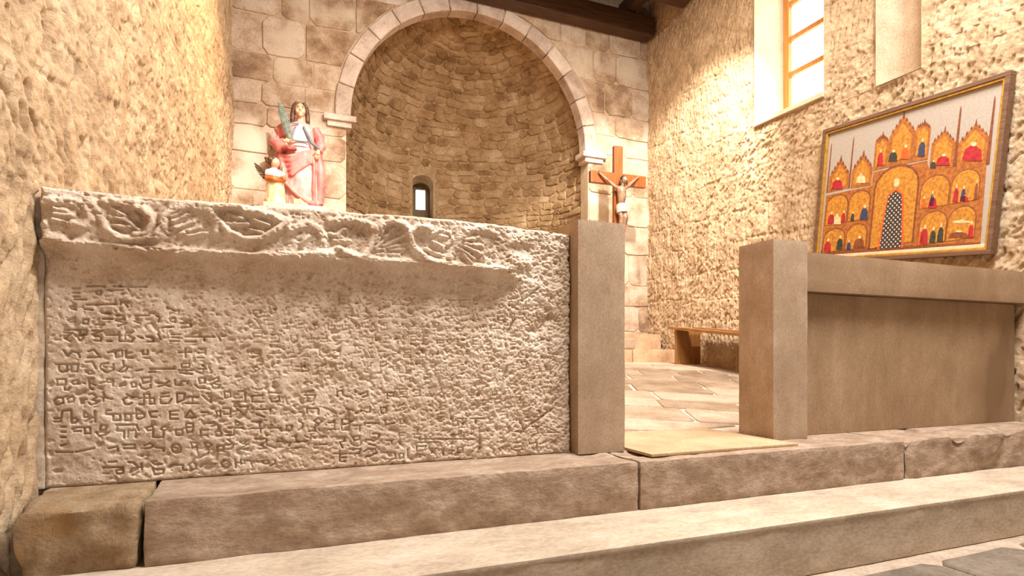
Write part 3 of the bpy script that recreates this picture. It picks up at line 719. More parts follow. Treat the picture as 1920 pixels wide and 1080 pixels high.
TX += crop('120,510 160,480 210,490 215,540 160,560 125,540 120,510;215,480 260,470;255,500 310,470 330,490 320,530 270,535 255,500;395,500 460,500;405,505 405,550;430,500 430,545;490,450 530,440 570,480 520,510 580,520 560,550 510,560 490,540;640,430 660,480 730,500;640,480 640,520;890,450 950,480 1000,480;850,505 890,480;850,505 870,550 910,560 940,540;1020,555 1070,555 1070,450 1130,445 1130,550 1180,550 1180,490 1020,490;1250,440 1330,435;1240,500 1250,545 1330,550 1360,500;1250,480 1330,470;1415,440 1500,440 1490,510 1420,540 1415,440;1510,475 1645,475;1510,545 1640,545;1580,480 1580,545;1690,460 1780,540 1780,450;1740,440 1780,440;1870,545 1920,545;1860,490 1900,500;120,705 185,705 185,740 120,740;190,705 205,625 300,615 300,750 340,755 375,720 340,700 300,705;440,630 520,700 550,700 550,630;440,630 430,690 520,690;450,740 510,700;555,640 555,740;660,660 680,615 720,620;665,660 745,655 745,725 820,725 820,660 745,655;870,660 870,725 930,720 935,660 860,655 1080,655;990,600 990,700 1030,715 1075,690 1075,650 1000,605;1130,650 1150,690 1200,690;1130,635 1210,630;1345,630 1345,710 1430,710;1345,665 1420,665;1345,630 1430,625;1500,700 1560,620 1620,690 1500,700;1680,640 1750,640;1820,680 1880,680 1880,620;1840,640 1840,680', 80, 660, 5.647)
TX += crop('190,795 235,795;190,850 235,850;190,905 235,905;310,820 360,800 430,800 500,800 500,865 440,865 440,800;330,840 400,840;600,830 660,830 680,780 620,775 600,830;560,850 600,895 660,880 700,850 560,850;620,895 620,915;780,775 990,770 1020,830;780,835 860,835 860,910;790,800 780,835;900,900 910,830 985,830 985,905;1095,800 1160,790 1170,825 1110,835 1090,800;1170,830 1165,900 1270,905 1280,850;1250,820 1290,840 1330,800 1280,790 1250,820;1410,825 1475,825 1475,880 1410,880 1410,825;1475,825 1510,800 1590,800 1590,760 1520,755 1510,800 1530,850 1580,850 1590,800;1670,880 1740,880;1665,825 1750,825;1670,825 1670,880;1705,755 1830,750 1860,800 1860,830 1890,850 1890,890 1860,895 1825,860 1850,830', 80, 660, 5.647)
TX += crop('190,540 240,530;140,610 310,610;350,610 540,570;700,570 790,550 795,590;850,530 975,530 975,570 860,570;1080,535 1140,515 1175,545 1130,570 1070,570;1190,560 1275,570 1275,605;1360,560 1380,530 1430,525 1460,560 1455,610 1410,625 1370,605 1360,560;1385,560 1430,570 1420,600 1390,600;1565,510 1640,515 1620,560 1580,570 1565,510;1630,560 1630,600 1650,640 1740,640 1760,590 1740,550;1710,525 1750,505 1790,530 1770,555 1730,550 1710,525;1845,545 1920,545;1850,545 1850,600 1910,600;700,715 780,710;640,770 850,770 850,835 780,835 780,800 840,800;640,835 690,835;910,715 960,720 1010,770 940,790 920,830 1000,790;1045,730 1045,800;1000,775 1050,770;1150,715 1180,740 1260,740;1160,790 1280,795 1270,840 1180,850 1160,780;1150,710 1200,710;1340,765 1360,745 1480,750 1480,800 1520,805;1545,750 1580,720 1625,740 1620,790 1570,800 1545,750;1670,770 1680,735 1830,735;1890,730 1920,710;1885,740 1920,770', 80, 740, 5.647)
TX += crop('115,80 180,90 180,140 120,150 115,80;260,80 335,80 335,190 200,190;400,130 520,120;410,190 530,190;410,150 410,190;590,90 690,100;600,150 620,190 700,180 690,130;960,120 1080,120;990,130 1000,180 1050,190 1080,130;1000,80 1060,70;1310,130 1310,80 1370,70 1370,120 1420,130;1560,110 1630,80 1630,130 1580,140;1820,90 1920,90;1840,90 1840,160;1860,130 1910,130 1910,95;20,290 70,290 70,340 20,345;100,260 180,260 180,320 110,320;220,240 330,330 370,240 220,240;460,270 600,270 600,320;460,320 540,350;830,290 870,320 930,300;990,310 990,260 1110,260 1110,320;1165,250 1230,270 1300,315;1410,260 1480,280;1560,280 1600,290;1660,240 1660,300 1620,300;1770,250 1780,310 1830,310 1830,250 1770,250', 400, 720, 5.647)
TX += crop('0,400 60,440 70,500 20,510 20,550 70,555 90,520;160,465 315,465;225,470 235,390 310,430 240,440;130,545 215,545 215,470;125,510 180,510;410,400 490,400 490,470 520,470;400,470 520,475;500,480 500,520;575,465 720,465 720,495;610,430 625,440;770,440 830,440 830,490 780,495 770,440;910,400 950,420 940,470 900,490;1070,390 1110,360 1150,400 1110,430 1070,390;1010,500 1080,500 1080,430;1210,410 1290,410;1210,480 1290,480;1280,380 1280,480;1360,380 1440,370 1440,420 1360,430 1360,380;1350,430 1360,490 1440,490 1440,430;1440,420 1480,390;1490,440 1550,440 1550,500;1600,415 1750,415;1600,415 1600,440;1820,380 1820,430 1920,415;40,655 110,650 110,700 40,705 40,655;130,640 220,640 190,690 140,690;150,590 220,640;285,610 380,590 310,640 370,640 250,700 370,680;280,620 320,640;440,580 560,580 560,620 490,640 560,680 490,690;560,640 660,680;690,610 820,620 800,660;720,580 770,610;860,620 1000,600;870,560 880,600 930,610;970,550 1030,580 1000,650;860,680 930,670;1140,550 1200,560;1130,640 1200,640;1300,560 1400,560 1390,610 1340,620 1370,680;1480,560 1550,550 1550,590 1490,600 1480,560;1450,610 1480,650 1550,660 1570,630;1690,525 1770,530 1740,590 1700,570;1620,590 1700,600;1650,640 1710,650', 400, 720, 5.647)
TX += crop('80,840 110,810 160,820 180,860 140,885 95,875 80,840;230,800 235,890;235,830 290,840 330,850 330,820;290,800 290,850;320,810 470,825;400,840 410,880;510,820 580,810 590,850 520,840;650,810 660,840 600,870;1270,740 1410,740;1340,710 1340,825 1400,825;1350,780 1410,780;1440,690 1560,690 1550,740 1440,740;1500,740 1500,760;1600,720 1640,690 1710,690 1735,730 1690,760 1620,770;1690,740 1720,745;1800,725 1920,725;1830,600 1890,600 1890,640', 400, 720, 5.647)
TX += crop('0,900 110,900 120,960 80,970;155,915 200,910 195,960 155,965 155,915;240,870 245,950;320,805 545,795;330,840 420,840 410,880 330,890 330,840;330,910 410,930;460,870 520,920 460,860 530,860 480,910;600,870 600,930;660,880 700,880;680,820 680,920;740,850 790,850 790,900 740,905 740,850;350,765 900,765;690,590 690,630 740,630 740,580 690,590;760,590 800,620 830,560 740,560;870,560 1000,560;920,560 920,620;1060,850 1100,870 1090,900;1150,860 1220,830;1310,800 1350,800;1270,860 1320,880 1390,870 1370,840 1300,850;1460,810 1530,800 1520,860 1480,850;1530,800 1530,860;1310,690 1370,680 1370,720;1360,700 1400,690;1490,640 1530,640 1540,710 1490,720;1620,640 1750,700 1640,700;670,720 770,720 770,680', 720, 680, 5.333)
TX += crop('270,670 470,670 460,720 390,720 400,680;220,700 320,700 230,760 290,790;340,720 400,790 430,750;530,680 630,680 530,720 620,750 610,790 540,780;670,725 800,725 800,690;680,790 730,790;810,690 810,790 870,790 870,720;890,700 960,690 900,730 970,760 940,800 900,790;1010,740 1060,760;1100,740 1170,745 1170,795 1110,795;1220,720 1250,770;1350,790 1440,790;1360,720 1450,720;1370,750 1440,750;1510,745 1820,745;1710,745 1710,780;1510,795 1620,795;1860,740 1880,780;220,890 260,940 310,900 370,910 390,960;480,900 540,880 610,960;480,960 610,960;690,910 750,900;765,890 840,885 840,950 770,965 765,890;880,890 880,965 945,965;880,920 940,910;1060,890 1060,930 1110,930 1110,890;1040,900 1060,900;1070,965 1130,970;1210,920 1250,900;1440,910 1570,905;1510,870 1510,960;1650,870 1720,870 1720,930;1650,910 1720,915;1640,965 1700,965;270,570 340,540 350,580 290,590;430,560 490,560 480,610 430,600 430,560;560,615 640,615;640,555 740,555;630,490 720,500;780,520 860,520 860,560 780,560;770,570 890,600 800,630;980,520 1120,520;970,580 1030,600;1200,520 1240,540 1220,590;1340,550 1400,540 1400,590 1350,580 1340,550;1270,640 1380,640;1460,600 1570,600 1570,640 1460,650;290,430 350,400 350,450 300,450 290,430;470,405 770,400;820,410 830,370 930,370;880,400 900,430;450,450 530,460;1320,430 1400,470 1440,460;340,350 460,350;470,208 650,208;560,260 620,250 610,300 570,290 560,260;670,250 850,250;750,210 1100,215;320,230 390,230;320,280 390,280;330,320 390,320;900,230 920,260', 80, 500, 5.647)
TXT = np.zeros((NZT, NXT))
for s in TX:
    d = rnd.uniform(0.009, 0.014)
    for p, q in zip(s[:-1], s[1:]): groove(TXT, ux, zn, p.x, p.z, q.x, q.z, 0.0029, d, 'min', 2.0)
# the worn remainder of the lines: the same angular letter forms, half lost in the pitted surface
GL = ['0,0 .7,0 .7,.45 0,.45 0,0;.35,.45 .35,1', '0,.5 .8,.5;.4,.5 .4,1;.1,.5 .1,0 .7,0 .7,.5', '0,1 .7,1 .7,.6 0,.6 0,1;0,.4 .7,.4 .7,0 0,0 0,.4', '0,.2 0,.7 .3,.7 .3,.2 0,.2;.3,.5 .6,.5 .6,.9 .9,.9', '.1,0 .6,0;.35,0 .35,.6;0,.6 .7,.6;.7,.6 .7,1', '0,0 .4,.8 .8,0 0,0', '0,.8 .8,.8;.1,.8 .1,.3 .4,0 .7,.3 .7,.8', '0,.1 .6,.1 .6,.9 0,.9;.1,.5 .6,.5', '0,.9 .3,.6 .6,.9;0,.1 .3,.45 .6,.1 0,.1', '0,.5 1,.5;.2,.5 .2,.1;.8,.5 .8,.9', '0,0 0,.9 .6,.9;0,.45 .5,.45;0,0 .6,0', '.3,0 0,.3 .3,.6 .6,.3 .3,0;.3,.6 .3,1']
for zrow in (0.12, 0.185, 0.236, 0.292, 0.35, 0.403, 0.456, 0.513, 0.566, 0.62, 0.673):
    x = -0.08 if zrow > 0.38 else 0.47
    while x < 1.19:
        g = rnd.choice(GL); w = rnd.uniform(0.032, 0.044); hgt = rnd.uniform(0.03, 0.038)
        for pl_ in g.split(';'):
            q = [tuple(float(c) for c in p.split(',')) for p in pl_.split()]
            q = [(x + a * w + rnd.uniform(-.002, .002), zrow - 0.017 + b_ * hgt + rnd.uniform(-.002, .002)) for a, b_ in q]
            d = rnd.uniform(0.001, 0.007)
            for a, b_ in zip(q[:-1], q[1:]): groove(TXT, ux, zn, a[0], a[1], b_[0], b_[1], 0.0027, d, 'min')
        x += w + rnd.uniform(0.012, 0.026)
Ht += TXT
# pits and pocks
for _ in range(7500):
    x = TX0 + (TX1 - TX0) * (1 - rnd.random() ** 1.5 * 1.0 if rnd.random() < 0.72 else rnd.random()); zc_ = rnd.uniform(0.0, ZTOP)
    if x < -0.3 and zc_ < 0.5 and rnd.random() < 0.7: continue
    r = rnd.uniform(0.0022, 0.0055) * (1.7 if rnd.random() < 0.04 else 1); a = rnd.uniform(0, 3.14); L = r * rnd.uniform(0, 1.6)
    groove(Ht, ux, zn, x - L * math.cos(a), zc_ - L * math.sin(a) * 0.6, x + L * math.cos(a), zc_ + L * math.sin(a) * 0.6, r, r * rnd.uniform(0.7, 1.5))
Ht += fbm(NZT, NXT, 110, 220, 2) * 0.0022 * (0.35 + 0.9 * right)
for s in crop('950,680 960,850 930,950', 720, 680, 5.333) + crop('1470,660 1500,730 1600,660 1700,590;1430,20 1400,80;1385,180 1350,330', 560, 600, 3.5556) + crop('1470,650 1495,725 1600,640;1440,850 1400,940;1385,1160 1340,1330', 560, 360, 3.5556):
    for p, q in zip(s[:-1], s[1:]): groove(Ht, ux, zn, p.x, p.z, q.x, q.z, 0.005, 0.009)
sc2 = at_y(1018, 610, TY); groove(Ht, ux, zn, sc2.x - 0.03, sc2.z - 0.03, sc2.x + 0.03, sc2.z + 0.03, 0.022, 0.014)
# worn edges
edge = np.minimum.reduce([Xg - TX0, TX1 - Xg, Zg * 1.0, ZTOP - Zg]); er_ = 0.013
Ht -= 0.010 * np.clip(1 - edge / er_, 0, 1) ** 2
tb = empty('inscribed_tablet', (0.27, TY, 0)); tag(tb, 'weathered stone slab carved with lines of angular letters below a vine frieze', 'tablet')
PZ = np.where(Zg > 0.80, 0.80 + (Zg - 0.80) * ((ztop[None, :] - 0.80) / (ZTOP - 0.80)), Zg)
P = np.stack([Xg, TY - Ht, PZ], -1)
j = int(np.searchsorted(zn, 0.765))
gridmesh('inscription_face', P[:j + 1], M['tablet'], tb)
gridmesh('vine_frieze', P[j:], M['tablet'], tb)
# top, back and ends of the slab
mb = MB(); st_ = 10; idxs = list(range(0, NXT, st_)) + ([NXT - 1] if (NXT - 1) % st_ else [])
topv = []; 
for i in idxs: topv += [tuple(P[-1, i]), (P[-1, i, 0], TY + 0.05, P[-1, i, 2] + 0.006 * math.sin(i * .13)), (P[-1, i, 0], TY + 0.11, P[-1, i, 2] - 0.012), (P[-1, i, 0], TY + 0.115, 0.0)]
mb.add(topv, [(4 * i + k, 4 * i + 4 + k, 4 * i + 5 + k, 4 * i + 1 + k) for i in range(len(idxs) - 1) for k in range(3)])
for c in (0, -1):
    col_ = [tuple(P[i, c]) for i in range(0, NZT, 20)] + [tuple(P[-1, c])]
    mb.add(col_ + [(p[0], TY + 0.115, p[2]) for p in col_], [(i, i + 1, len(col_) + i + 1, len(col_) + i) for i in range(len(col_) - 1)])
o = mb.build('slab_edge', M['tablet'], tb, True, fix=False)
V, Fc = rough_box(-0.765, -0.7225, 2.414, 2.50, 0.0, 0.98, 0.012, 0.008, 0.007, 14, 77)
mo = mesh_obj('trim_2', V, Fc, M['grey_mortar'], None, True, origin=(-0.75, 2.44, 0)); tag(mo, 'strip of pale grey mortar between the hewn wall and the tablet', 'mortar', kind='structure')

# ================================================================ FURNISHINGS
# ---- bench
bn = empty('wooden_bench', (4.68, 5.0, zf(5.9))); tag(bn, 'low brown plank bench along the pale hewn wall', 'bench')
def plank(name, x0, x1, ya0, ya1, za0, za1, th_, mat, n=6):
    V = []
    for i in range(n + 1):
        y = ya0 + (ya1 - ya0) * i / n; z = za0 + (za1 - za0) * i / n; sh = WK * (y - 5.9)
        V += [(x0 + sh, y, z - th_), (x1 + sh, y, z - th_), (x1 + sh, y, z), (x0 + sh, y, z)]
    Fc = [(4 * i + k, 4 * i + 4 + k, 4 * i + 4 + (k + 1) % 4, 4 * i + (k + 1) % 4) for i in range(n) for k in range(4)] + [(3, 2, 1, 0), (4 * n, 4 * n + 1, 4 * n + 2, 4 * n + 3)]
    return MB().add(V, Fc).build(name, M[mat], bn)
plank('seat_plank', 4.465, 4.66, 5.95, 3.9, 0.805, 0.60, 0.03, 'bench'); plank('seat_plank', 4.665, 4.87, 5.75, 3.9, 0.795, 0.61, 0.03, 'bench')
for y in (5.86, 4.05):
    sh = WK * (y - 5.9); zt_ = 0.805 + (0.60 - 0.805) * (5.95 - y) / 2.05 - 0.031
    box_obj('leg', 4.495 + sh, 4.855 + sh, y - 0.02, y + 0.02, zf(y) + 0.001, zt_, M['bench_leg'], bn, 0.003)

# ---- figures: shared helpers
skin = paint_mat('painted_skin', (226, 176, 142), (206, 150, 116)); hairm = paint_mat('brown_hair', (96, 62, 36), (66, 42, 24), 40)
pink = paint_mat('rose_mantle', (212, 132, 120), (188, 96, 88), 9, 0.5, 0.2); pale = paint_mat('pale_gown', (232, 214, 206), (214, 186, 178), 12)
gown = paint_mat('light_rose_gown', (222, 168, 158), (202, 132, 124), 8, 0.5, 0.2)
white = paint_mat('white_blouse', (236, 230, 222), (216, 206, 196)); steel = paint_mat('blue_grey_trim', (112, 118, 124), (84, 90, 96)); green = paint_mat('grey_green_palm', (112, 122, 104), (80, 90, 76))
cream = paint_mat('cream_hem', (220, 194, 150), (190, 160, 112), 14); ochre = paint_mat('ochre_cloth', (206, 128, 58), (178, 96, 38), 12); wingm = paint_mat('brown_wing', (110, 80, 46), (74, 52, 28), 16)
base_m = paint_mat('painted_base', (150, 116, 74), (118, 88, 54)); bronze = paint_mat('bronze_corpus', (150, 118, 92), (104, 78, 58), 14, 0.4); loin = paint_mat('pale_loincloth', (214, 190, 168), (184, 156, 132))
def fig(loc, rotz=0.0, tilt=0.0): return Matrix.Translation(loc) @ Matrix.Rotation(rotz, 4, 'Z') @ Matrix.Rotation(tilt, 4, 'Y')
class FB(MB):
    """mesh builder in a figure's own frame: x to the viewer's right, -y towards the viewer, z up"""
    def ring(s, cx, cy, z, rx, ry, n=56, folds=0.0, k=9, ph=0.0, lean=0.0):
        out = []
        for i in range(n):
            w = 2 * math.pi * i / n; m = 1 + folds * math.sin(k * w + ph) + folds * 0.5 * math.sin((k * 2 + 1) * w - ph * 1.7)
            out.append((cx + rx * m * math.cos(w), cy + ry * m * math.sin(w), z + lean * rx * math.cos(w)))
        return out
# ---- saint statue on its console
SY = 6.96; sc = at_y(560, 390, SY); SX, SZ = sc.x, sc.z
con = MB().box(SX - 0.36, SX + 0.30, SY - 0.4, YB - 0.02, SZ - 0.12, SZ - 0.055, 0.01).box(SX - 0.30, SX + 0.24, SY - 0.2, YB - 0.02, SZ - 0.24, SZ - 0.12, 0.02).build('wall_console', M['arch_stone'], origin=(SX, YB - 0.1, SZ - 0.24))
tag(con, 'stone wall console carrying the painted saint and angel statues', 'console')
sa = empty('saint_statue', (SX, SY, SZ - 0.055)); tag(sa, 'painted saint statue in rose mantle holding a palm branch', 'statue')
lo = 0.055                                             # feet sit on a thin base
def S(cx, cy): return ((cx - 405) / 756, (990 - cy) / 756 + lo)   # crop pixels to figure metres
FB().loft([FB().ring(0.02, 0, 0, 0.22, 0.13), FB().ring(0.02, 0, 0.05, 0.21, 0.125)]).build('base', base_m, sa, local=True)
b = FB()                                               # gown and mantle, one carved surface
R = [b.ring(0.05, 0.0, 0.045, 0.19, 0.115, folds=0.05, k=11), b.ring(0.05, 0.0, 0.16, 0.205, 0.12, folds=0.06, k=11, ph=0.4), b.ring(0.045, 0, 0.34, 0.205, 0.12, folds=0.055, k=10, ph=0.9), b.ring(0.03, 0, 0.5, 0.2, 0.118, folds=0.045, k=9, ph=1.4), b.ring(0.015, 0, 0.62, 0.17, 0.105, folds=0.03, k=8, ph=2), b.ring(0.01, 0, 0.72, 0.145, 0.095, folds=0.02, k=8, ph=2.4), b.ring(0.012, 0, 0.85, 0.16, 0.095, folds=0.01), b.ring(0.02, 0.005, 0.94, 0.165, 0.085), b.ring(0.022, 0.008, 0.99, 0.11, 0.065), b.ring(0.02, 0.008, 1.01, 0.05, 0.05)]
b.loft(R).build('gown', gown, sa, True, local=True, remesh=0.011)
m = FB()                                               # mantle: sleeves, swag and side fall
m.tube([(-0.12, 0.0, 0.95), (-0.2, -0.01, 0.86), (-0.245, -0.03, 0.75), (-0.2, -0.09, 0.68), (-0.11, -0.13, 0.71)], [0.062, 0.07, 0.072, 0.062, 0.04], 14)
m.tube([(0.16, 0.0, 0.95), (0.215, -0.01, 0.86), (0.235, -0.03, 0.75), (0.215, -0.09, 0.67)], [0.058, 0.064, 0.06, 0.042], 14)
for k in range(5):                                     # diagonal folds over the hip
    t_ = k / 4; m.tube([(-0.2 + 0.02 * k, -0.04, 0.60 - 0.055 * k), (-0.08, -0.115, 0.585 - 0.05 * k), (0.06, -0.12, 0.64 - 0.035 * k), (0.17, -0.07, 0.70 - 0.03 * k)], [0.02, 0.026, 0.024, 0.018], 8)
m.tube([(0.2, -0.05, 0.68), (0.225, -0.045, 0.5), (0.225, -0.04, 0.3), (0.215, -0.035, 0.1)], [0.04, 0.055, 0.058, 0.05], 12)
m.tube([(0.15, -0.09, 0.66), (0.16, -0.11, 0.45), (0.15, -0.115, 0.25), (0.16, -0.1, 0.08)], [0.016, 0.022, 0.024, 0.02], 8)
m.tube([(-0.19, -0.03, 0.62), (-0.165, -0.075, 0.42), (-0.13, -0.1, 0.28), (-0.02, -0.12, 0.17), (0.1, -0.115, 0.1), (0.2, -0.06, 0.09)], [0.03, 0.03, 0.028, 0.026, 0.026, 0.03], 10)
m.tube([(-0.19, 0.03, 0.72), (-0.19, 0.04, 0.5), (-0.15, 0.05, 0.3)], [0.05, 0.06, 0.04], 10)
m.build('mantle', pink, sa, True, local=True, remesh=0.010)
w = FB(); w.loft([w.ring(0.015, -0.018, 0.715, 0.11, 0.095), w.ring(0.015, -0.022, 0.79, 0.112, 0.095), w.ring(0.015, -0.018, 0.88, 0.105, 0.086), w.ring(0.018, -0.006, 0.965, 0.07, 0.066)]).build('blouse', white, sa, True, local=True)
t_ = FB(); t_.tube([(0.045, -0.10, 0.935), (0.085, -0.115, 0.85), (0.13, -0.115, 0.76), (0.21, -0.12, 0.70)], [0.012, 0.016, 0.017, 0.014], 8); t_.tube([(-0.035, -0.1, 0.92), (-0.06, -0.118, 0.84), (-0.075, -0.122, 0.77)], [0.01, 0.012, 0.01], 8); t_.tube([(-0.08, -0.12, 0.765), (0.01, -0.132, 0.757), (0.1, -0.12, 0.765)], 0.009, 8)
t_.tube([(-0.12, -0.1, 0.945), (-0.05, -0.09, 0.96), (0.0, -0.085, 0.965)], 0.007, 8); t_.build('neck_trim', steel, sa, True, local=True)
h = FB(); h.ball((0.015, -0.02, 1.135), (0.058, 0.068, 0.083), 20); h.tube([(0.018, 0.0, 0.97), (0.016, -0.008, 1.08)], [0.04, 0.034], 12)
h.ball((0.015, -0.088, 1.125), (0.011, 0.016, 0.02), 10); h.ball((0.015, -0.075, 1.088), (0.02, 0.012, 0.008), 10); h.ball((0.015, -0.066, 1.066), (0.022, 0.02, 0.016), 10)
for sx in (-1, 1): h.ball((0.015 + sx * 0.026, -0.075, 1.147), (0.012, 0.008, 0.006), 8); h.ball((0.015 + sx * 0.032, -0.062, 1.112), (0.02, 0.02, 0.02), 8)
shead = h.build('head', skin, sa, True, local=True, remesh=0.006)
for sx in (-1, 1):
    e_ = FB(); e_.ball((0.015 + sx * 0.024, -0.083, 1.146), (0.006, 0.003, 0.0035), 8); e_.tube([(0.015 + sx * 0.012, -0.084, 1.163), (0.015 + sx * 0.036, -0.076, 1.163)], 0.0022, 6)
    e_.ball((0.015 + sx * 0.024, -0.080, 1.155), (0.003, 0.003, 0.009), 8); e_.build('eye', hairm, shead, True, local=True)
hr = FB(); hr.ball((0.015, 0.012, 1.16), (0.075, 0.075, 0.075), 18)
for sx in (-1, 1): hr.tube([(0.015 + sx * 0.03, -0.055, 1.215), (0.015 + sx * 0.066, -0.035, 1.17), (0.015 + sx * 0.077, -0.01, 1.1), (0.015 + sx * 0.08, -0.01, 1.03), (0.015 + sx * 0.085, 0.0, 0.975)], [0.018, 0.024, 0.027, 0.026, 0.014], 10)
hr.build('hair', hairm, shead, True, local=True, remesh=0.008)
def hand(mb, c, d, up, size=0.05):
    """palm and five curled fingers; d points along the fingers, up across the palm towards the thumb"""
    c = Vector(c); d = Vector(d).normalized(); up = Vector(up); up = (up - d * up.dot(d)).normalized(); n = d.cross(up)
    s = size; mb.tube([c - d * s * 0.5, c, c + d * s * 0.45], [s * 0.28, s * 0.4, s * 0.34], 10)
    for k, L in enumerate((0.8, 0.95, 0.9, 0.7)):
        o_ = c + d * s * 0.45 + up * s * (0.3 - 0.2 * k); mb.tube([o_, o_ + d * s * L * 0.5 + n * s * 0.1, o_ + d * s * L * 0.8 + n * s * 0.4], [s * 0.12, s * 0.105, s * 0.08], 6)
    o_ = c + up * s * 0.35; mb.tube([o_, o_ + up * s * 0.35 + d * s * 0.2, o_ + up * s * 0.4 + d * s * 0.6 + n * s * 0.2], [s * 0.13, s * 0.11, s * 0.08], 6)
hd = FB(); hand(hd, (-0.125, -0.15, 0.735), (1, -0.1, 0.1), (0, 0, 1), 0.066); hd.build('hand', skin, sa, True, local=True)
hd = FB(); hand(hd, (0.195, -0.13, 0.655), (-0.2, -0.2, -1), (-1, 0, 0), 0.06); hd.build('hand', skin, sa, True, local=True)
pb = FB(); p0 = Vector((-0.085, -0.165, 0.72)); p1 = Vector((-0.2, -0.15, 1.13)); ax = (p1 - p0)
pb.tube([p0, p0 + ax * 0.5, p1], [0.009, 0.007, 0.003], 6)
for k in range(17):
    q = p0 + ax * (0.1 + 0.88 * k / 16); L = 0.062 * math.sin(math.pi * (0.22 + 0.72 * k / 16)) + 0.012
    for sx in (-1, 1):
        dv = (ax.normalized() * 0.8 + Vector((sx * 0.9, 0, 0.2))).normalized(); pb.tube([q, q + dv * L * 0.6, q + dv * L], [0.0075, 0.0095, 0.002], 6)
pb.build('palm_branch', green, sa, True, local=True)
cf = FB(); cf.tube([(-0.165, -0.12, 0.66), (-0.11, -0.145, 0.655), (-0.03, -0.13, 0.665)], [0.03, 0.033, 0.02], 10); cf.build('cuff', paint_mat('deep_red_cuff', (150, 62, 44), (116, 44, 34)), sa, True, local=True)
hm = FB(); hm.loft([hm.ring(0.03, -0.012, 0.045, 0.15, 0.118, folds=0.05, k=14), hm.ring(0.03, -0.01, 0.13, 0.145, 0.118, folds=0.05, k=14)]).build('under_skirt', cream, sa, True, local=True)
# ---- small angel statue
AYY = 6.68; ac = at_y(514, 387, AYY)
an = empty('angel_statue', (ac.x, AYY, SZ - 0.055)); tag(an, 'small painted winged angel statue beside the saint statue', 'statue')
b = FB(); b.loft([b.ring(0.01, 0.0, 0.0, 0.105, 0.08, 40), b.ring(0.01, 0, 0.05, 0.105, 0.08, 40), b.ring(0.012, 0, 0.055, 0.098, 0.075, 40, 0.04, 8), b.ring(0.012, 0, 0.15, 0.09, 0.07, 40, 0.05, 8), b.ring(0.01, 0, 0.235, 0.085, 0.066, 40, 0.03, 7), b.ring(0.01, 0, 0.26, 0.07, 0.06, 40)]).build('robe', cream, an, True, local=True)
b = FB(); b.tube([(-0.08, -0.03, 0.275), (0.0, -0.075, 0.255), (0.09, -0.05, 0.265), (0.115, -0.06, 0.25)], [0.035, 0.04, 0.034, 0.02], 10); b.tube([(-0.07, 0.03, 0.27), (0.0, 0.05, 0.26), (0.08, 0.02, 0.265)], [0.03, 0.035, 0.03], 10); b.build('sash', ochre, an, True, local=True, remesh=0.008)
b = FB(); b.loft([b.ring(0.005, 0, 0.25, 0.07, 0.058, 32), b.ring(0.0, 0, 0.31, 0.075, 0.06, 32), b.ring(-0.005, 0, 0.36, 0.062, 0.05, 32), b.ring(0.0, 0, 0.385, 0.03, 0.03, 32)]); b.tube([(-0.06, -0.01, 0.345), (-0.07, -0.06, 0.3), (0.0, -0.1, 0.285), (0.07, -0.1, 0.28)], [0.028, 0.026, 0.022, 0.018], 10); b.tube([(0.05, -0.01, 0.345), (0.085, -0.05, 0.31), (0.12, -0.08, 0.285)], [0.026, 0.023, 0.018], 10); b.build('tunic', pale, an, True, local=True, remesh=0.008)
b = FB(); b.ball((0.01, -0.01, 0.44), (0.046, 0.05, 0.056), 16); b.tube([(0, 0, 0.37), (0.005, -0.004, 0.41)], [0.028, 0.026], 10); b.ball((0.032, -0.056, 0.432), 0.011, 8); b.ball((0.028, -0.05, 0.412), (0.014, 0.008, 0.006), 8); ahead = b.build('head', skin, an, True, local=True, remesh=0.006)
b = FB(); hand(b, (0.08, -0.11, 0.28), (1, 0, 0.1), (0, 0, 1), 0.035); b.build('hand', skin, an, True, local=True)
b = FB(); b.ball((-0.02, 0.004, 0.462), (0.052, 0.056, 0.052), 14)
for k in range(9): b.ball((-0.03 + 0.05 * math.cos(k * 0.75), 0.0 + 0.045 * math.sin(k * 0.75), 0.465 + 0.02 * math.sin(k * 2.1)), 0.019, 8)
b.build('hair', hairm, ahead, True, local=True, remesh=0.007)
for sx, nm in ((-1, 'wing'), (1, 'wing')):
    b = FB(); pts = [(-0.05, 0.045, 0.33), (-0.11, 0.06, 0.40), (-0.195, 0.06, 0.435), (-0.185, 0.055, 0.395), (-0.17, 0.055, 0.36), (-0.14, 0.05, 0.315), (-0.105, 0.048, 0.275), (-0.07, 0.045, 0.285)]
    if sx > 0: pts = [(-p[0] * 0.45 + 0.0, p[1] + 0.015, p[2]) for p in pts]
    n_ = len(pts); b.add([(p[0], p[1] - 0.010, p[2]) for p in pts] + [(p[0], p[1] + 0.010, p[2]) for p in pts], [tuple(range(n_)), tuple(range(2 * n_ - 1, n_ - 1, -1))] + [(i, (i + 1) % n_, n_ + (i + 1) % n_, n_ + i) for i in range(n_)])
    for k in range(4): b.tube([Vector(pts[0]) + Vector((0, -0.012, 0)), Vector(pts[2 + k]) + Vector((0, -0.012, 0))], [0.008, 0.004], 6)
    b.build(nm, wingm, an, True, local=True)

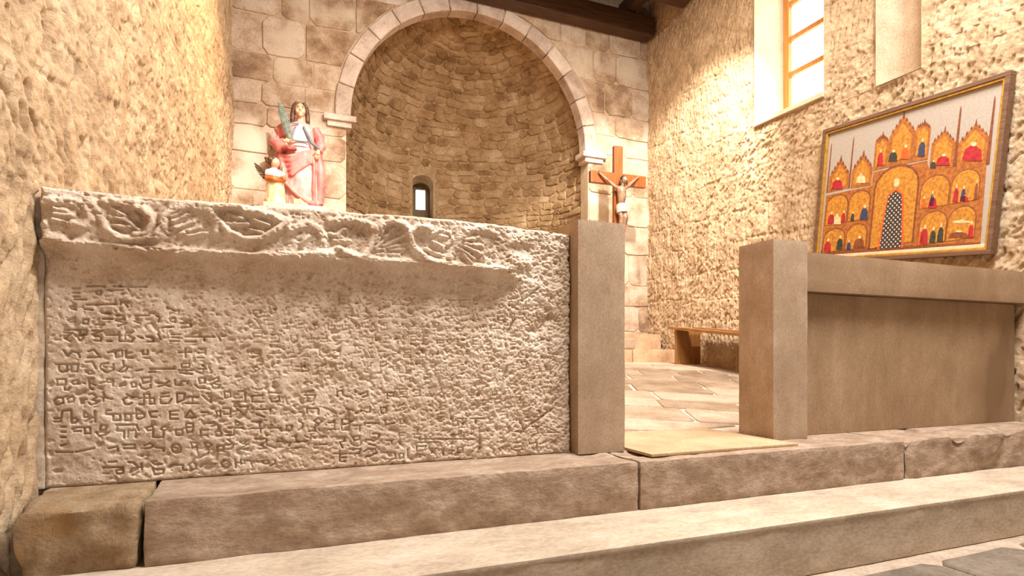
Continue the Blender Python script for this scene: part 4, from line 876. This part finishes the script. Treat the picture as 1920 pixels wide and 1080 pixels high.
# ---- standing crucifix
CY = 6.55; cc = at_y(1158, 337, CY); CX, CZ = cc.x, cc.z; k_ = 1 / (F / (CX * SP + CY * CP))   # metres per pixel there
zb = 0.537
cr = empty('standing_crucifix', (CX, CY, zb)); tag(cr, 'wooden standing crucifix with a carved figure beside the apse', 'crucifix')
R_ = Matrix.Rotation(math.radians(-2), 4, 'Z')
def Cp(x, y, z): v = R_ @ Vector((x, y, 0)); return (v.x, v.y, CZ - zb + z)
def cbox(name, x0, x1, y0, y1, z0, z1, mat, b_=0.006):
    mb = MB().box(x0, x1, y0, y1, z0, z1, b_); mb.v = [Cp(*v) for v in mb.v]; return mb.build(name, mat, cr, local=True)
arm = 0.405
cbox('upright', -0.062, 0.062, -0.03, 0.03, -(CZ - zb) + 0.14, 0.43, M['cross'])
cbox('crossbar', -arm, arm, -0.034, 0.034, -0.075, 0.075, M['cross'])
mb = MB().box(-0.2, 0.2, -0.11, 0.11, -(CZ - zb), -(CZ - zb) + 0.14, 0.02); mb.v = [Cp(*v) for v in mb.v]; mb.build('stand_base', M['pillar'], cr, local=True)
c = MB()
def ct(pts, r, seg=10): c.tube([Cp(*p) for p in pts], r, seg)
ct([(-0.30, -0.055, 0.045), (-0.2, -0.075, -0.04), (-0.085, -0.09, -0.125), (-0.02, -0.09, -0.15)], [0.013, 0.019, 0.025, 0.03])
ct([(0.27, -0.055, 0.045), (0.19, -0.075, -0.02), (0.10, -0.09, -0.10), (0.02, -0.09, -0.15)], [0.013, 0.019, 0.025, 0.03])
ct([(0.0, -0.09, -0.11), (0.0, -0.1, -0.18), (0.004, -0.095, -0.26), (0.0, -0.09, -0.33), (0.0, -0.09, -0.39)], [0.04, 0.06, 0.055, 0.045, 0.052], 14)
for sx in (-1, 1):
    ct([(sx * 0.03, -0.09, -0.38), (sx * 0.032 + 0.02, -0.12, -0.52), (sx * 0.022 + 0.01, -0.095, -0.66), (sx * 0.012 + 0.005, -0.08, -0.78), (sx * 0.012, -0.11, -0.82)], [0.038, 0.034, 0.028, 0.018, 0.016])
    hx, hz = (-0.30, 0.045) if sx < 0 else (0.27, 0.045)
    for q in range(4): ct([(hx, -0.055, hz), (hx + sx * 0.025 + 0.004 * q, -0.07, hz + 0.012 + 0.008 * q)], [0.006, 0.004], 6)
    ct([(hx, -0.058, hz), (hx - sx * 0.002, -0.075, hz + 0.022)], [0.006, 0.004], 6)
ct([(0.01, -0.09, -0.12), (0.02, -0.105, -0.07)], [0.024, 0.022])
c.ball(Cp(0.03, -0.12, -0.035), (0.038, 0.042, 0.05), 14); c.ball(Cp(0.04, -0.16, -0.045), 0.011, 8)
corp = c.build('corpus', bronze, cr, True, local=True, remesh=0.008)
c = MB(); c.ball(Cp(0.026, -0.1, -0.018), (0.046, 0.044, 0.046), 14)
for sx in (-1, 1): ct([(0.03 + sx * 0.036, -0.1, -0.02), (0.03 + sx * 0.044, -0.11, -0.085)], [0.016, 0.01], 8)
c.build('hair', M['iron'], corp, True, local=True)
c = MB(); ct([(0.0, -0.09, -0.345), (0.0, -0.095, -0.39), (0.005, -0.1, -0.45)], [0.062, 0.074, 0.07], 16); ct([(0.055, -0.12, -0.37), (0.085, -0.12, -0.43), (0.075, -0.11, -0.5)], [0.02, 0.024, 0.01], 8); c.build('loincloth', loin, corp, True, local=True)

# ---- framed picture of an altarpiece
dW = Vector((WK, 1, 0)).normalized(); nW = Vector((-dW.y, dW.x, 0))
PW, PH, TILT = 1.57, 1.235, -math.radians(6.0)
pc = Vector((wall_r(3.27), 3.27, 1.857)) + nW * 0.045
rot = Matrix((( -dW.x, -nW.x, 0), (-dW.y, -nW.y, 0), (0, 0, 1)))          # local x along the wall towards the nave, y into the wall, z up
rot = rot @ Matrix.Rotation(-TILT, 3, 'Y')
pic = empty('framed_picture', pc, rot.to_euler()); tag(pic, 'framed print of a golden gothic altarpiece hanging on the pale wall', 'picture')
frm = wood_mat('picture_frame_wood', (86, 58, 40), (122, 88, 62), 0); gold = paint_mat('gilt_slip', (196, 150, 62), (168, 122, 44), 30, 0.35, 0.1, 0.3)
mat_ = paint_mat('grey_linen_mount', (170, 158, 144), (160, 148, 134), 60); edge_ = paint_mat('pale_bevel', (214, 196, 160), (200, 180, 142))
def pbox(name, x0, x1, y0, y1, z0, z1, m_, par=pic, b_=0.003): return MB().box(x0, x1, y0, y1, z0, z1, b_).build(name, m_, par, local=True)
hx, hz = PW / 2, PH / 2
for (x0, x1, z0, z1) in ((-hx, hx, hz - 0.032, hz), (-hx, hx, -hz, -hz + 0.032), (-hx, -hx + 0.032, -hz + 0.032, hz - 0.032), (hx - 0.032, hx, -hz + 0.032, hz - 0.032)):
    pbox('frame_rail', x0, x1, -0.03, 0.03, z0, z1, frm)
for (x0, x1, z0, z1) in ((-hx + 0.032, hx - 0.032, hz - 0.05, hz - 0.032), (-hx + 0.032, hx - 0.032, -hz + 0.032, -hz + 0.05), (-hx + 0.032, -hx + 0.05, -hz + 0.05, hz - 0.05), (hx - 0.05, hx - 0.032, -hz + 0.05, hz - 0.05)):
    pbox('gilt_slip', x0, x1, -0.022, 0.02, z0, z1, gold)
pbox('mount', -hx + 0.05, hx - 0.05, 0.0, 0.012, -hz + 0.05, hz - 0.05, mat_)
pbox('bevel_edge', -hx + 0.05, hx - 0.05, -0.014, 0.0, -hz + 0.05, -hz + 0.075, edge_)
# homography from crop pixels to the picture plane
src = [(55, 375), (1075, 40), (1075, 1020), (65, 1055)]; dst = [(-hx, hz), (hx, hz), (hx, -hz), (-hx, -hz)]
A_ = []; B_ = []
for (x, y), (u, v) in zip(src, dst): A_ += [[x, y, 1, 0, 0, 0, -u * x, -u * y], [0, 0, 0, x, y, 1, -v * x, -v * y]]; B_ += [u, v]
hm_ = np.linalg.solve(np.array(A_), np.array(B_))
def hp(x, y): w_ = hm_[6] * x + hm_[7] * y + 1; return ((hm_[0] * x + hm_[1] * y + hm_[2]) / w_, (hm_[3] * x + hm_[4] * y + hm_[5]) / w_)
pr = {'gold': paint_mat('print_gold', (172, 104, 44), (136, 74, 28), 34), 'bright': paint_mat('print_bright_gold', (196, 136, 46), (160, 98, 34), 40), 'red': paint_mat('print_red', (176, 36, 44), (140, 24, 34), 40), 'blue': paint_mat('print_blue', (58, 62, 92), (44, 46, 70), 40), 'brown': paint_mat('print_brown', (134, 72, 38), (104, 54, 28), 40), 'dark': paint_mat('print_dark_green', (56, 58, 46), (40, 40, 34), 40), 'cream': paint_mat('print_cream', (226, 196, 150), (206, 170, 120), 40), 'orange': paint_mat('print_orange', (206, 96, 40), (186, 74, 30), 40)}
def robe_pattern():
    m_, nt, P_, N, L = material('print_patterned_robe')
    tc = N.new('ShaderNodeTexCoord'); mp = N.new('ShaderNodeMapping'); mp.inputs['Rotation'].default_value = (0, math.radians(45), 0); L.new(tc.outputs['Object'], mp.inputs['Vector'])
    ck = N.new('ShaderNodeTexVoronoi'); ck.inputs['Scale'].default_value = 36; ck.inputs['Randomness'].default_value = 0.0; L.new(mp.outputs['Vector'], ck.inputs['Vector'])
    r = ramp(N, [(0.30, lin(206, 186, 160)), (0.40, lin(52, 46, 44))]); L.new(ck.outputs['Distance'], r.inputs['Fac']); L.new(r.outputs['Color'], P_.inputs['Base Color']); P_.inputs['Roughness'].default_value = 0.6; return m_
pr['robe'] = robe_pattern()
names = {'gold': 'gilt_panel', 'bright': 'gilt_ground', 'red': 'red_robe', 'blue': 'blue_robe', 'brown': 'carved_ornament', 'dark': 'dark_robe', 'cream': 'pale_patch', 'orange': 'orange_robe', 'robe': 'patterned_robe'}
def shape(col, pts, lev):
    q = [hp(*p) for p in pts]; n_ = len(q); y = -0.001 - 0.0012 * lev; MB().add([(a, y, b_) for a, b_ in q] + [(a, 0.0, b_) for a, b_ in q], [tuple(range(n_)), tuple(range(2 * n_ - 1, n_ - 1, -1))] + [(i, (i + 1) % n_, n_ + (i + 1) % n_, n_ + i) for i in range(n_)]).build('printed_' + names[col], pr[col], pic, local=True, fix=False)
def rect(x0, x1, y0, y1, sk=-0.12): return [(x0, y0), (x1, y0 + sk * (x1 - x0)), (x1, y1 + sk * (x1 - x0)), (x0, y1)]
def archp(x0, x1, y0, y1, sk=-0.15, point=0.0):
    cx_, r = (x0 + x1) / 2, (x1 - x0) / 2; out = []
    for i in range(9):
        a = math.pi * i / 8; x = cx_ - r * math.cos(a); y = y0 + r * 0.9 - r * 0.9 * math.sin(a) - point * max(0, math.sin(a) - 0.7)
        out.append((x, y + sk * (x - x0)))
    return [(x0, y1)] + out + [(x1, y1 + sk * (x1 - x0))]
def figure(col, x, y, w, h): shape(col, [(x - w, y), (x - w * 0.8, y - h * 0.6), (x - w * 0.3, y - h * 0.78), (x + w * 0.3, y - h * 0.78), (x + w * 0.8, y - h * 0.6), (x + w, y)], 4); shape('cream', [(x + w * 0.3 * math.cos(a), y - h * 0.88 + h * 0.13 * math.sin(a)) for a in np.linspace(0, 6.28, 8)[:-1]], 4)
shape('gold', [(95, 705), (338, 655), (338, 585), (632, 522), (648, 572), (975, 530), (992, 980), (95, 1005)], 1)
shape('brown', [(95, 985), (992, 955), (992, 985), (95, 1012)], 2)
for g in ([(103, 690), (103, 610), (155, 520), (212, 600), (212, 665)], [(222, 668), (222, 575), (275, 492), (332, 562), (332, 652)], [(335, 578), (333, 432), (370, 396), (407, 422), (407, 560)], [(408, 560), (408, 402), (475, 292), (552, 372), (552, 530)], [(553, 530), (553, 352), (595, 326), (634, 350), (634, 515)], [(648, 575), (648, 432), (715, 362), (784, 422), (786, 552)], [(798, 552), (798, 432), (890, 322), (977, 392), (977, 532)]):
    shape('gold', g, 1); gx_ = sum(p[0] for p in g) / 5; gy_ = sum(p[1] for p in g) / 5 + 12
    shape('bright', [(gx_ + (p[0] - gx_) * 0.72, gy_ + (p[1] - gy_) * 0.74) for p in g], 2)
    top = g[2]; shape('brown', [(top[0] - 7, top[1] + 12), (top[0], top[1] - 22), (top[0] + 7, top[1] + 12)], 2)
    for t_ in (0.25, 0.5, 0.75):
        for (a, b_) in ((g[1], g[2]), (g[2], g[3])):
            q = (a[0] + (b_[0] - a[0]) * t_, a[1] + (b_[1] - a[1]) * t_); shape('brown', [(q[0] - 7, q[1] + 6), (q[0] - 2, q[1] - 12), (q[0] + 7, q[1] + 4)], 2)
for (x, y0, y1, w_) in ((97, 440, 690, 3), (213, 405, 665, 4), (792, 235, 548, 9), (983, 178, 535, 10)): shape('brown', [(x - w_, y1), (x - w_ * 0.4, y0 + 20), (x, y0), (x + w_ * 0.4, y0 + 20), (x + w_, y1)], 3)
for (x0, x1, y0, y1) in ((107, 214, 712, 858), (226, 334, 690, 838), (107, 214, 885, 1000), (228, 334, 862, 985), (618, 775, 612, 775), (790, 948, 580, 748), (630, 780, 800, 968), (792, 948, 775, 948)): shape('brown', archp(x0 - 5, x1 + 5, y0 - 6, y1 + 2), 2); shape('bright', archp(x0, x1, y0, y1), 3)
shape('brown', archp(352, 602, 560, 985), 2); shape('bright', archp(362, 592, 572, 980), 3)
for (c_, x, y, w_, h_) in (('red', 150, 672, 30, 60), ('cream', 275, 640, 26, 50), ('red', 370, 550, 16, 85), ('dark', 440, 528, 24, 60), ('orange', 505, 515, 24, 75), ('blue', 596, 500, 20, 95), ('red', 725, 545, 40, 60), ('dark', 670, 560, 16, 40), ('red', 890, 520, 58, 100), ('red', 135, 850, 18, 62), ('cream', 165, 852, 24, 55), ('red', 200, 842, 12, 60), ('blue', 312, 830, 22, 78), ('dark', 250, 836, 10, 50), ('red', 130, 995, 20, 70), ('dark', 195, 985, 18, 75), ('blue', 245, 985, 12, 50), ('brown', 300, 975, 30, 62), ('red', 690, 770, 24, 70), ('blue', 685, 760, 12, 80), ('orange', 640, 768, 12, 60), ('red', 820, 740, 16, 95), ('blue', 862, 735, 14, 85), ('red', 870, 735, 26, 36), ('brown', 935, 725, 10, 110), ('red', 662, 962, 22, 105), ('dark', 712, 955, 18, 85), ('dark', 755, 950, 18, 100), ('orange', 640, 965, 10, 90), ('brown', 860, 930, 60, 40), ('cream', 870, 850, 54, 18), ('red', 930, 930, 16, 90)): figure(c_, x, y, w_, h_)
shape('orange', [(405, 988), (425, 760), (435, 700), (475, 668), (515, 690), (528, 760), (548, 978)], 4)
shape('robe', [(416, 986), (430, 780), (440, 705), (475, 680), (510, 700), (520, 780), (538, 976)], 5); shape('cream', [(475 + 15 * math.cos(a), 638 + 24 * math.sin(a)) for a in np.linspace(0, 6.28, 10)[:-1]], 5)
